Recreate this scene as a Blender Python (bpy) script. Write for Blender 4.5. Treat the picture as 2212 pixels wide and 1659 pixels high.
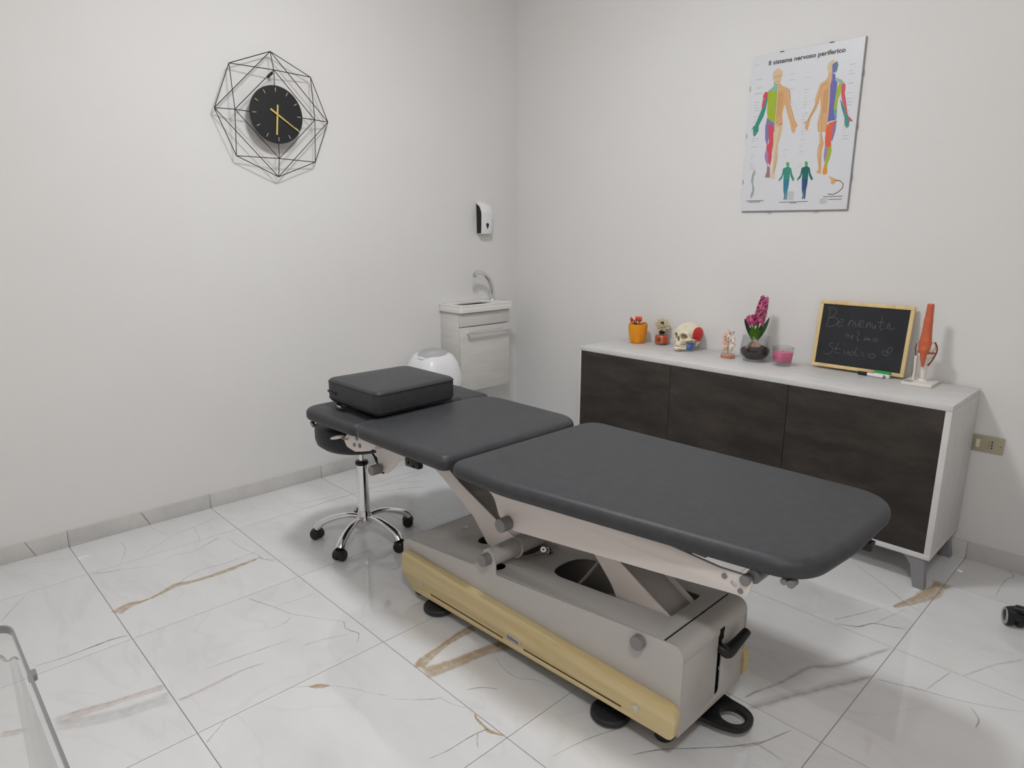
import bpy, bmesh, math, random
from mathutils import Vector, Matrix, Euler
from math import pi, sin, cos, radians
random.seed(7)
for o in list(bpy.data.objects): bpy.data.objects.remove(o, do_unlink=True)
SC = bpy.context.scene
COL = SC.collection

# ------------------------------------------------------------------ camera
cam_d = bpy.data.cameras.new('camera')
cam_d.sensor_fit = 'HORIZONTAL'; cam_d.sensor_width = 36.0
cam_d.lens = 36.0 * 1441.45 / 2212.0
cam_d.clip_start = 0.02; cam_d.clip_end = 60
cam = bpy.data.objects.new('camera', cam_d); COL.objects.link(cam)
r_ = Vector((0.69499896, 0.7190064, 0.00249915)); u_ = Vector((-0.16388089, 0.15502271, 0.97422329)); f_ = Vector((-0.70008535, 0.67749373, -0.22557203))
M = Matrix((r_, u_, -f_)).transposed().to_4x4()
M.translation = Vector((3.25439, -3.18107, 1.34721))
cam.matrix_world = M
SC.camera = cam

# ------------------------------------------------------------------ light, world, exposure
w = bpy.data.worlds.new('world'); SC.world = w; w.use_nodes = True
w.node_tree.nodes['Background'].inputs[0].default_value = (0.9, 0.95, 1.0, 1)
w.node_tree.nodes['Background'].inputs[1].default_value = 0.05
SC.view_settings.view_transform = 'Standard'; SC.view_settings.look = 'None'
SC.view_settings.gamma = 1.0; SC.view_settings.exposure = 0.0
SC.view_settings.use_curve_mapping = False
CEIL = 2.85
LAMPS = [(1.60, -1.80, 1.0, 0.36), (3.45, -3.25, 0.85, 0.36)]  # second entry is an added fill lamp on the camera side
# each lamp is an opal dome whose own surface gives the light (built with the setting)
GLOW = 92.0

# ------------------------------------------------------------------ materials
MATS = {}
def mat(name, col, rough=0.5, metal=0.0, spec=0.5, noise=None, bump=None, trans=0.0, ior=1.45, emit=None, coat=0.0, alpha=None, sheen=0):
    m = bpy.data.materials.new(name); m.use_nodes = True
    nt = m.node_tree; b = nt.nodes['Principled BSDF']
    b.inputs['Base Color'].default_value = (*col, 1); b.inputs['Roughness'].default_value = rough
    b.inputs['Metallic'].default_value = metal; b.inputs['Specular IOR Level'].default_value = spec
    b.inputs['Transmission Weight'].default_value = trans; b.inputs['IOR'].default_value = ior
    b.inputs['Coat Weight'].default_value = coat
    if emit: b.inputs['Emission Color'].default_value = (*emit[0], 1); b.inputs['Emission Strength'].default_value = emit[1]
    tc = nt.nodes.new('ShaderNodeTexCoord')
    if noise:                                     # (scale xyz, detail, colour2, lo, hi)
        sc, det, c2, lo, hi = noise
        mp = nt.nodes.new('ShaderNodeMapping'); mp.inputs['Scale'].default_value = sc
        oi = nt.nodes.new('ShaderNodeObjectInfo'); nt.links.new(tc.outputs['Object'], mp.inputs['Vector'])
        vm = nt.nodes.new('ShaderNodeVectorMath'); vm.operation = 'SCALE'; vm.inputs[0].default_value = (37, 53, 71)
        nt.links.new(oi.outputs['Random'], vm.inputs['Scale']); nt.links.new(vm.outputs[0], mp.inputs['Location'])
        nz = nt.nodes.new('ShaderNodeTexNoise'); nz.inputs['Scale'].default_value = 1.0; nz.inputs['Detail'].default_value = det
        nz.inputs['Roughness'].default_value = 0.6
        nt.links.new(mp.outputs[0], nz.inputs['Vector'])
        rp = nt.nodes.new('ShaderNodeValToRGB'); rp.color_ramp.elements[0].position = lo; rp.color_ramp.elements[1].position = hi
        rp.color_ramp.elements[0].color = (*col, 1); rp.color_ramp.elements[1].color = (*c2, 1)
        nt.links.new(nz.outputs['Fac'], rp.inputs[0]); nt.links.new(rp.outputs[0], b.inputs['Base Color'])
    if bump:                                      # (scale, strength)
        n2 = nt.nodes.new('ShaderNodeTexNoise'); n2.inputs['Scale'].default_value = bump[0]; n2.inputs['Detail'].default_value = 3
        nt.links.new(tc.outputs['Object'], n2.inputs['Vector'])
        bp = nt.nodes.new('ShaderNodeBump'); bp.inputs['Strength'].default_value = bump[1]; bp.inputs['Distance'].default_value = 0.002
        nt.links.new(n2.outputs['Fac'], bp.inputs['Height']); nt.links.new(bp.outputs[0], b.inputs['Normal'])
    MATS[name] = m
    return m
def thin_glass(name, tint, f0=0.04, rough=0.02):
    """pane or thin-walled vessel: clear body with a Fresnel reflection"""
    m = bpy.data.materials.new(name); m.use_nodes = True; nt = m.node_tree; nt.nodes.clear()
    out = nt.nodes.new('ShaderNodeOutputMaterial'); mx = nt.nodes.new('ShaderNodeMixShader'); t = nt.nodes.new('ShaderNodeBsdfTransparent'); g = nt.nodes.new('ShaderNodeBsdfGlossy')
    lw0 = nt.nodes.new('ShaderNodeLayerWeight'); lw0.inputs['Blend'].default_value = 0.5; pw = nt.nodes.new('ShaderNodeMath'); pw.operation = 'POWER'; pw.inputs[1].default_value = 4.0; nt.links.new(lw0.outputs['Facing'], pw.inputs[0]); lw = nt.nodes.new('ShaderNodeMapRange'); lw.inputs[3].default_value = f0; lw.inputs[4].default_value = 0.8; nt.links.new(pw.outputs[0], lw.inputs[0]); t.inputs[0].default_value = (*tint, 1); g.inputs['Roughness'].default_value = rough
    nt.links.new(lw.outputs[0], mx.inputs[0]); nt.links.new(t.outputs[0], mx.inputs[1]); nt.links.new(g.outputs[0], mx.inputs[2]); nt.links.new(mx.outputs[0], out.inputs[0])
    MATS[name] = m; return m
def s2l(*c):
    return tuple(((v/255)/12.92 if v/255 <= 0.04045 else (((v/255)+0.055)/1.055)**2.4) for v in c)
mat('paint', s2l(226, 225, 224), 0.75, spec=0.25, noise=((1.2, 1.2, 1.2), 3, s2l(223, 221, 220), .3, .7), bump=(140, 0.10))
mat('ceiling_paint', s2l(228, 225, 220), 0.9); mat('bounce_cream_paint', s2l(224, 216, 208), 0.8)  # cream tint of the unseen walls is chosen to warm the bounced light
mat('grout', s2l(140, 138, 135), 0.8)
mat('lamp_white', s2l(235, 235, 235), 0.4)
for _k in (0, 1): mat('lamp_glow_%d' % _k, (1, 1, 1), 0.5, emit=((0.968, 0.988, 1.0), GLOW*LAMPS[_k][2]))
def tile_mat(name, base, cloud):
    m = mat(name, base, 0.035, spec=0.75, noise=((2.2, 5.0, 2.2), 5, cloud, .42, .72))
    nt = m.node_tree; b = nt.nodes['Principled BSDF']
    mp = [n for n in nt.nodes if n.type == 'MAPPING'][0]; rp = [n for n in nt.nodes if n.type == 'VALTORGB'][0]
    # hairline grey veins: a noise-distorted wave, thin threshold
    wv = nt.nodes.new('ShaderNodeTexNoise'); wv.inputs['Scale'].default_value = 0.35; wv.inputs['Detail'].default_value = 6; wv.inputs['Distortion'].default_value = 1.2
    nt.links.new(mp.outputs[0], wv.inputs['Vector'])
    ma = nt.nodes.new('ShaderNodeMath'); ma.operation = 'SUBTRACT'; ma.inputs[1].default_value = 0.5; nt.links.new(wv.outputs['Fac'], ma.inputs[0])
    ab = nt.nodes.new('ShaderNodeMath'); ab.operation = 'ABSOLUTE'; nt.links.new(ma.outputs[0], ab.inputs[0])
    r2 = nt.nodes.new('ShaderNodeValToRGB'); r2.color_ramp.elements[0].position = 0.0; r2.color_ramp.elements[1].position = 0.012
    r2.color_ramp.elements[0].color = (0.72, 0.72, 0.72, 1); r2.color_ramp.elements[1].color = (1, 1, 1, 1)
    nt.links.new(ab.outputs[0], r2.inputs[0])
    mx = nt.nodes.new('ShaderNodeMix'); mx.data_type = 'RGBA'; mx.blend_type = 'MULTIPLY'; mx.inputs['Factor'].default_value = 0.16
    nt.links.new(rp.outputs[0], mx.inputs[6]); nt.links.new(r2.outputs[0], mx.inputs[7]); nt.links.new(mx.outputs[2], b.inputs['Base Color'])
    return m
tile_mat('marble', s2l(221, 221, 222), s2l(214, 213, 214))
tile_mat('marble_skirting', s2l(205, 203, 201), s2l(190, 189, 187))
def vein_mat(name, col, op):
    m = mat(name, col, 0.035, spec=0.75); nt = m.node_tree; b = nt.nodes['Principled BSDF']
    at = nt.nodes.new('ShaderNodeAttribute'); at.attribute_name = 'fade'
    tc = [n for n in nt.nodes if n.type == 'TEX_COORD'][0]
    nz = nt.nodes.new('ShaderNodeTexNoise'); nz.inputs['Scale'].default_value = 38; nz.inputs['Detail'].default_value = 4; nt.links.new(tc.outputs['Object'], nz.inputs['Vector'])
    mr = nt.nodes.new('ShaderNodeMapRange'); mr.inputs[1].default_value = .3; mr.inputs[2].default_value = .6; mr.inputs[3].default_value = 0.5; mr.inputs[4].default_value = 1.0
    nt.links.new(nz.outputs['Fac'], mr.inputs[0])
    m1 = nt.nodes.new('ShaderNodeMath'); m1.operation = 'MULTIPLY'; nt.links.new(at.outputs['Fac'], m1.inputs[0]); nt.links.new(mr.outputs[0], m1.inputs[1])
    m2 = nt.nodes.new('ShaderNodeMath'); m2.operation = 'MULTIPLY'; nt.links.new(m1.outputs[0], m2.inputs[0]); m2.inputs[1].default_value = op
    nt.links.new(m2.outputs[0], b.inputs['Alpha'])
for n, c, op in (('gold', s2l(196, 166, 124), .8), ('grey', s2l(160, 158, 156), .5), ('slate', s2l(130, 127, 125), .6), ('rose', s2l(208, 184, 174), .45), ('pale', s2l(198, 194, 193), .35), ('dun', s2l(166, 152, 145), .42)):
    vein_mat('vein_'+n, c, op)
mat('leatherette', s2l(62, 63, 66), 0.45, spec=0.35, noise=((30, 30, 30), 2, s2l(58, 59, 62), .4, .6), bump=(420, 0.22))
mat('black_leatherette', s2l(40, 40, 43), 0.45, spec=0.4, bump=(420, 0.25))
mat('seam', s2l(38, 38, 42), 0.6)
mat('white_steel', s2l(222, 213, 209), 0.38, spec=0.4, bump=(500, 0.12))
mat('grey_steel', s2l(184, 180, 176), 0.45, spec=0.35, bump=(600, 0.25))
mat('inner_steel', s2l(108, 100, 95), 0.5)
mat('dark_void', s2l(26, 26, 28), 0.8)  # near-black in place of the shade inside openings
mat('grey_plastic', s2l(128, 126, 125), 0.45)
mat('black_plastic', s2l(24, 24, 26), 0.4)
mat('black_rubber', s2l(40, 40, 43), 0.55)
mat('cable_grey', s2l(170, 170, 165), 0.5)
mat('chrome', (0.78, 0.78, 0.8), 0.13, metal=1.0)
mat('brushed', (0.62, 0.62, 0.62), 0.32, metal=1.0)
mat('maple', s2l(214, 196, 152), 0.42, spec=0.35, noise=((2.0, 30, 42), 5, s2l(200, 178, 130), .35, .65))
mat('groove', s2l(78, 52, 24), 0.7)
mat('plywood_edge', s2l(160, 125, 80), 0.7)
mat('white_lacquer', s2l(214, 213, 213), 0.45, spec=0.4, noise=((9, 22, 9), 4, s2l(206, 205, 204), .35, .65))
mat('oxide', s2l(48, 44, 41), 0.5, spec=0.3, noise=((5, 5, 14), 6, s2l(68, 62, 57), .38, .72), bump=(90, 0.15))
mat('leg_grey', s2l(150, 150, 154), 0.35, metal=0.5)
mat('white_wood', s2l(213, 211, 207), 0.5, noise=((4, 4, 26), 5, s2l(203, 201, 197), .4, .7))
mat('ceramic', s2l(232, 230, 227), 0.12, spec=0.5)
mat('white_plastic', s2l(232, 232, 234), 0.3)
mat('bin_blue', s2l(176, 192, 202), 0.4)
mat('clock_black', s2l(26, 26, 30), 0.5)
mat('brass', s2l(212, 186, 108), 0.35, metal=0.2)
mat('wire_black', s2l(34, 32, 34), 0.5)
mat('poster_paper', s2l(216, 217, 222), 0.35, coat=0.35)
mat('poster_edge', s2l(150, 148, 150), 0.35)
mat('ink', s2l(70, 68, 72), 0.5); mat('faint_ink', s2l(176, 176, 180), 0.5)
for n, c in dict(tan=(214, 186, 150), tan2=(214, 166, 116), cream=(218, 196, 164), sage=(140, 180, 165), red=(206, 76, 94), teal=(58, 140, 125), green=(158, 178, 48), violet=(126, 118, 172), lilac=(166, 130, 172), mauve=(158, 118, 128), indigo=(104, 98, 170), cyan=(90, 165, 165), orange=(220, 96, 66), amber=(222, 150, 58), leaf=(80, 170, 90), blue=(50, 125, 150), navy=(50, 80, 125), deepteal=(30, 105, 100), grey=(160, 168, 160), brown=(110, 90, 76)).items():
    mat('print_'+n, s2l(*c), 0.4)
mat('slate_board', s2l(34, 36, 40), 0.75, noise=((6, 6, 6), 4, s2l(44, 46, 50), .4, .7))
mat('chalk', s2l(106, 107, 108), 0.9)
mat('pine', s2l(226, 200, 148), 0.5, noise=((26, 26, 5), 4, s2l(208, 176, 120), .4, .7))
mat('green_felt', s2l(50, 160, 80), 0.6)
mat('pot_orange', s2l(232, 148, 28), 0.35)
mat('leaf_orange', s2l(196, 100, 44), 0.5); mat('bud_red', s2l(222, 74, 44), 0.45); mat('moss', s2l(70, 78, 42), 0.9, bump=(200, .6))
thin_glass('glass', (0.93, 0.94, 0.95)); thin_glass('desk_glass', (0.985, 0.99, 0.988), f0=0.03)
mat('glass_edge', s2l(120, 122, 124), 0.2)
mat('pale_brass', s2l(206, 196, 158), 0.4)
mat('orange_liquid', s2l(225, 90, 25), 0.2)
mat('cream_petal', s2l(240, 230, 204), 0.6); mat('brown_dark', s2l(96, 68, 42), 0.6)
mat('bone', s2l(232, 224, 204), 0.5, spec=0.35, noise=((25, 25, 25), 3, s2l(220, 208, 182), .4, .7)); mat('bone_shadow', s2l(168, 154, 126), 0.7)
mat('teeth', s2l(222, 208, 170), 0.35)
mat('muscle_red', s2l(205, 48, 44), 0.45); mat('muscle_blue', s2l(52, 104, 200), 0.45)
mat('mark', s2l(60, 60, 66), 0.5)
mat('stem_green', s2l(96, 150, 40), 0.5); mat('leaf_green', s2l(66, 96, 62), 0.45)
mat('hyacinth', s2l(228, 96, 158), 0.5, noise=((60, 60, 60), 2, s2l(188, 56, 118), .4, .7))
mat('soil', s2l(48, 38, 34), 0.95, noise=((80, 80, 80), 3, s2l(90, 68, 56), .5, .8), bump=(150, 1.0))
mat('bulb_skin', s2l(190, 160, 130), 0.5, noise=((30, 30, 6), 3, s2l(120, 70, 72), .4, .7)); mat('bulb_white', s2l(225, 215, 200), 0.5)
mat('pink_wax', s2l(232, 122, 158), 0.5)
mat('crystal_pink', s2l(240, 214, 198), 0.25, noise=((50, 50, 50), 2, s2l(236, 228, 214), .4, .6)); mat('crystal_peach', s2l(228, 180, 156), 0.25)
mat('agate', s2l(190, 120, 70), 0.35, noise=((40, 40, 80), 3, s2l(190, 150, 150), .4, .6)); mat('copper_wire', s2l(150, 120, 90), 0.4)
mat('knee_orange', s2l(208, 110, 72), 0.5, noise=((10, 10, 5), 2, s2l(196, 92, 62), .4, .6)); mat('knee_white', s2l(226, 220, 212), 0.45); mat('ligament', s2l(120, 60, 52), 0.5)
mat('socket_bronze', s2l(176, 170, 148), 0.35, metal=0.3); mat('socket_cream', s2l(214, 208, 186), 0.4)

# ------------------------------------------------------------------ helpers
WORLD = {}
def _link(o, parent):
    COL.objects.link(o)
    if parent is not None: o.parent = parent
def tag(o, label=None, cat=None, group=None, kind=None):
    if label: o['label'] = label
    if cat: o['category'] = cat
    if group: o['group'] = group
    if kind: o['kind'] = kind
    return o
def thing(name, loc, label=None, cat=None, group=None, kind=None, parent=None):
    o = bpy.data.objects.new(name, None); o.empty_display_size = 0.05; _link(o, parent)
    off = WORLD.get(parent.name, Vector()) if parent else Vector()
    o.location = Vector(loc) - off; WORLD[o.name] = Vector(loc)
    return tag(o, label, cat, group, kind)
def mesh_obj(name, me, m, parent=None, org=None, smooth=True, angle=40):
    """me holds WORLD coordinates; they are made local to the parent's or the given origin"""
    if isinstance(m, str): m = [m]
    if len(me.materials): me.materials.clear()
    for k in m: me.materials.append(MATS[k])
    base = WORLD.get(parent.name, Vector()) if parent else Vector()
    o_w = Vector(org) if org is not None else base
    me.transform(Matrix.Translation(-o_w))
    if smooth: me.shade_smooth(); 
    else: me.shade_flat()
    o = bpy.data.objects.new(name, me); _link(o, parent)
    o.location = o_w - base; WORLD[o.name] = o_w
    if smooth and angle: me.set_sharp_from_angle(angle=radians(angle))
    me.name = name
    return o
def bm_me(bm, recalc=True):
    if recalc: bmesh.ops.recalc_face_normals(bm, faces=bm.faces)
    me = bpy.data.meshes.new('m'); bm.to_mesh(me); bm.free(); return me
def b_box(bm, x0, x1, y0, y1, z0, z1, bev=0.0, mi=0, seg=2, M_=None):
    t = bmesh.new(); r = bmesh.ops.create_cube(t, size=1)
    for v in t.verts: v.co = Vector(((x0+x1)/2 + v.co.x*(x1-x0), (y0+y1)/2 + v.co.y*(y1-y0), (z0+z1)/2 + v.co.z*(z1-z0)))
    if bev > 0: bmesh.ops.bevel(t, geom=list(t.edges), offset=bev, segments=seg, affect='EDGES', profile=0.5)
    if M_ is not None: t.transform(M_)
    for f in t.faces: f.material_index = mi
    _merge(bm, t)
def _merge(bm, t):
    me = bpy.data.meshes.new('t'); t.to_mesh(me); t.free(); bm.from_mesh(me); bpy.data.meshes.remove(me)
def box(name, x0, x1, y0, y1, z0, z1, m, parent=None, bev=0.002, org=None, M_=None, seg=2):
    bm = bmesh.new(); b_box(bm, x0, x1, y0, y1, z0, z1, bev, 0, seg, M_)
    return mesh_obj(name, bm_me(bm), m, parent, org)
def frame_to(d):
    d = Vector(d).normalized(); q = Vector((0, 0, 1)).rotation_difference(d); return q.to_matrix()
def b_cyl(bm, p0, p1, r0, r1=None, seg=32, mi=0, cap=True, bev=0.0):
    p0 = Vector(p0); p1 = Vector(p1); r1 = r0 if r1 is None else r1; R = frame_to(p1-p0); L = (p1-p0).length
    prof = [(0, 0)] if cap else []
    b = min(bev, r0*.5, r1*.5, L*.4) if bev else 0
    prof += ([(r0-b, 0), (r0, b)] if b else [(r0, 0)]) + ([(r1, L-b), (r1-b, L)] if b else [(r1, L)])
    if cap: prof.append((0, L))
    b_lathe(bm, prof, seg, Matrix.Translation(p0) @ R.to_4x4(), mi)
def b_lathe(bm, prof, seg=32, T=None, mi=0, rmod=None):
    T = T or Matrix(); rings = []
    for r, z in prof:
        if r < 1e-7: rings.append([bm.verts.new(T @ Vector((0, 0, z)))])
        else: rings.append([bm.verts.new(T @ Vector((r*(rmod(2*pi*i/seg, z) if rmod else 1)*cos(2*pi*i/seg), r*(rmod(2*pi*i/seg, z) if rmod else 1)*sin(2*pi*i/seg), z))) for i in range(seg)])
    for a, b in zip(rings, rings[1:]):
        for i in range(seg):
            j = (i+1) % seg
            if len(a) == 1 and len(b) == 1: continue
            if len(a) == 1: f = bm.faces.new((a[0], b[j], b[i]))
            elif len(b) == 1: f = bm.faces.new((a[i], a[j], b[0]))
            else: f = bm.faces.new((a[i], a[j], b[j], b[i]))
            f.material_index = mi
def lathe(name, prof, loc, m, parent=None, seg=32, rmod=None, T=None, org=None):
    bm = bmesh.new(); b_lathe(bm, prof, seg, Matrix.Translation(Vector(loc)) @ (T or Matrix()), 0, rmod)
    return mesh_obj(name, bm_me(bm), m, parent, org)
def cyl(name, p0, p1, r, m, parent=None, r1=None, seg=32, bev=0.001, org=None):
    bm = bmesh.new(); b_cyl(bm, p0, p1, r, r1, seg, 0, True, bev)
    return mesh_obj(name, bm_me(bm), m, parent, org)
def b_tube(bm, pts, rad, seg=10, mi=0, flat=None, closed=False):
    """swept tube; rad number or list; flat=(sx,sy) scales the section across / along the up axis"""
    pts = [Vector(p) for p in pts]; n = len(pts)
    if not hasattr(rad, '__len__'): rad = [rad]*n
    rings = []; prev = None
    for i, p in enumerate(pts):
        d = (pts[min(i+1, n-1)] - pts[max(i-1, 0)]).normalized()
        if prev is None:
            ref = Vector((0, 0, 1)) if abs(d.z) < 0.95 else Vector((1, 0, 0))
            nx = d.cross(ref).normalized()
        else: nx = (prev - d*prev.dot(d)).normalized()
        prev = nx; ny = nx.cross(d)
        sx, sy = flat or (1, 1)
        rings.append([bm.verts.new(p + nx*cos(2*pi*k/seg)*rad[i]*sx + ny*sin(2*pi*k/seg)*rad[i]*sy) for k in range(seg)])
    for a, b in zip(rings, rings[1:]):
        for k in range(seg):
            f = bm.faces.new((a[k], a[(k+1) % seg], b[(k+1) % seg], b[k])); f.material_index = mi
    for rg in (rings[0], rings[-1]):
        f = bm.faces.new(rg); f.material_index = mi
def tube(name, pts, rad, m, parent=None, seg=10, flat=None, org=None):
    bm = bmesh.new(); b_tube(bm, pts, rad, seg, 0, flat); return mesh_obj(name, bm_me(bm), m, parent, org)
def spline(pts, n=8):
    """Catmull-Rom through the points"""
    P = [Vector(p) for p in pts]; out = []
    for i in range(len(P)-1):
        p0 = P[max(i-1, 0)]; p1 = P[i]; p2 = P[i+1]; p3 = P[min(i+2, len(P)-1)]
        for k in range(n):
            t = k/n
            out.append(0.5*((2*p1) + (p2-p0)*t + (2*p0-5*p1+4*p2-p3)*t*t + (3*p1-p0-3*p2+p3)*t**3))
    out.append(P[-1]); return out
def cyc_spline(pts, n=6):
    P = [Vector(p) for p in pts]; N = len(P); out = []
    for i in range(N):
        p0, p1, p2, p3 = P[i-1], P[i], P[(i+1) % N], P[(i+2) % N]
        for k in range(n):
            t = k/n; out.append(0.5*((2*p1) + (p2-p0)*t + (2*p0-5*p1+4*p2-p3)*t*t + (3*p1-p0-3*p2+p3)*t**3))
    return out
def round_poly(pts, r, n=6):
    """round each corner of a 2-D polygon; r number or list"""
    P = [Vector((p[0], p[1])) for p in pts]; N = len(P); out = []
    rr = r if hasattr(r, '__len__') else [r]*N
    for i in range(N):
        p = P[i]; a = (P[i-1]-p); b = (P[(i+1) % N]-p); ra = rr[i]
        if ra <= 1e-5: out.append(p); continue
        ang = a.angle(b); d = min(ra/math.tan(ang/2), a.length*.49, b.length*.49)
        s = p + a.normalized()*d; e = p + b.normalized()*d
        for k in range(n+1):
            t = k/n; out.append(s*(1-t)**2 + p*2*t*(1-t) + e*t*t)
    return [(v.x, v.y) for v in out]
AX = {'xy': Matrix(), 'xz': Matrix(((1, 0, 0, 0), (0, 0, -1, 0), (0, 1, 0, 0), (0, 0, 0, 1))), 'yz': Matrix(((0, 0, 1, 0), (1, 0, 0, 0), (0, 1, 0, 0), (0, 0, 0, 1)))}
def plate_me(loops, thick, plane='xz', at=0.0, bev=0.0, T=None):
    """flat plate with holes: first loop outline, rest holes; plane 'xz' (thickness along y, centre y=at) etc."""
    cu = bpy.data.curves.new('c', 'CURVE'); cu.dimensions = '2D'; cu.fill_mode = 'BOTH'
    cu.extrude = max(thick/2-bev, 0.0001); cu.bevel_depth = bev; cu.bevel_resolution = 1; cu.offset = -bev
    for L in loops:
        sp = cu.splines.new('POLY'); sp.points.add(len(L)-1)
        for i, p in enumerate(L): sp.points[i].co = (p[0], p[1], 0, 1)
        sp.use_cyclic_u = True
    o = bpy.data.objects.new('c', cu); COL.objects.link(o)
    bpy.context.view_layer.update()
    me = bpy.data.meshes.new_from_object(o.evaluated_get(bpy.context.evaluated_depsgraph_get()))
    bpy.data.objects.remove(o); bpy.data.curves.remove(cu)
    if T is None:
        off = {'xz': (0, at, 0), 'xy': (0, 0, at), 'yz': (at, 0, 0)}[plane]
        T = Matrix.Translation(off) @ AX[plane]
    me.transform(T); 
    bm = bmesh.new(); bm.from_mesh(me); bmesh.ops.remove_doubles(bm, verts=bm.verts, dist=1e-6); bmesh.ops.recalc_face_normals(bm, faces=bm.faces); bm.to_mesh(me); bm.free()
    return me
def plate(name, loops, thick, m, parent=None, plane='xz', at=0.0, bev=0.0008, T=None, org=None):
    return mesh_obj(name, plate_me(loops, thick, plane, at, bev, T), m, parent, org, angle=35)
def text_me(s, size, T, extrude=0.0004, bold=0.0, align='LEFT', width=None, shear=0.0):
    cu = bpy.data.curves.new('t', 'FONT'); cu.body = s; cu.size = size; cu.extrude = extrude; cu.offset = bold; cu.align_x = align; cu.shear = shear
    o = bpy.data.objects.new('t', cu); COL.objects.link(o); bpy.context.view_layer.update()
    me = bpy.data.meshes.new_from_object(o.evaluated_get(bpy.context.evaluated_depsgraph_get()))
    bpy.data.objects.remove(o); bpy.data.curves.remove(cu)
    if width:
        xs = [v.co.x for v in me.vertices]; k = width/(max(xs)-min(xs)); me.transform(Matrix.Diagonal((k, 1, 1, 1)))
    me.transform(T); return me
def offset_poly(P, d):
    N = len(P); out = []
    area = sum(P[i][0]*P[(i+1) % N][1]-P[(i+1) % N][0]*P[i][1] for i in range(N)); sg = 1 if area > 0 else -1
    for i in range(N):
        a = Vector(P[i-1]); p = Vector(P[i]); b = Vector(P[(i+1) % N])
        t = (b-a).normalized(); n = Vector((-t.y, t.x))*sg
        out.append(tuple(p + n*d))
    return out
def cushion_me(out2, z0, z1, r, crown=0.006, T=None, rb=None, rings=6):
    """upholstered block: outline, rounded lower and upper edge, crowned top"""
    bm = bmesh.new(); rb = rb or r*.7; L = []
    for k in range(5):
        a = pi/2*k/4; L.append((rb*(1-sin(a)), z0+rb*(1-cos(a))))
    for k in range(rings+1):
        a = pi/2*k/rings; L.append((r*(1-cos(a)), z1-r*(1-sin(a))))
    prev = None
    for d, z in L:
        ring = [bm.verts.new((p[0], p[1], z)) for p in offset_poly(out2, d)]
        if prev is None: bm.faces.new(ring)
        else:
            for i in range(len(ring)):
                j = (i+1) % len(ring); bm.faces.new((prev[i], prev[j], ring[j], ring[i]))
        prev = ring
    cx = sum(v.co.x for v in prev)/len(prev); cy = sum(v.co.y for v in prev)/len(prev); edge = prev
    for f_ in (.88, .7, .45, .2):
        ring = [bm.verts.new((cx+(v.co.x-cx)*f_, cy+(v.co.y-cy)*f_, z1+crown*(1-f_**3))) for v in edge]
        for i in range(len(ring)):
            j = (i+1) % len(ring); bm.faces.new((prev[i], prev[j], ring[j], ring[i]))
        prev = ring
    bm.faces.new(prev)
    if T: bm.transform(T)
    return bm_me(bm)
def stroke_seam(name, pts, r, m, parent): return tube(name, pts, r, m, parent, seg=6)
def copy_tree(o, parent=None, M_=None):
    c = o.copy(); COL.objects.link(c); c.parent = parent; WORLD[c.name] = WORLD.get(o.name, Vector())
    for ch in list(o.children): copy_tree(ch, c)
    return c
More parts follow.
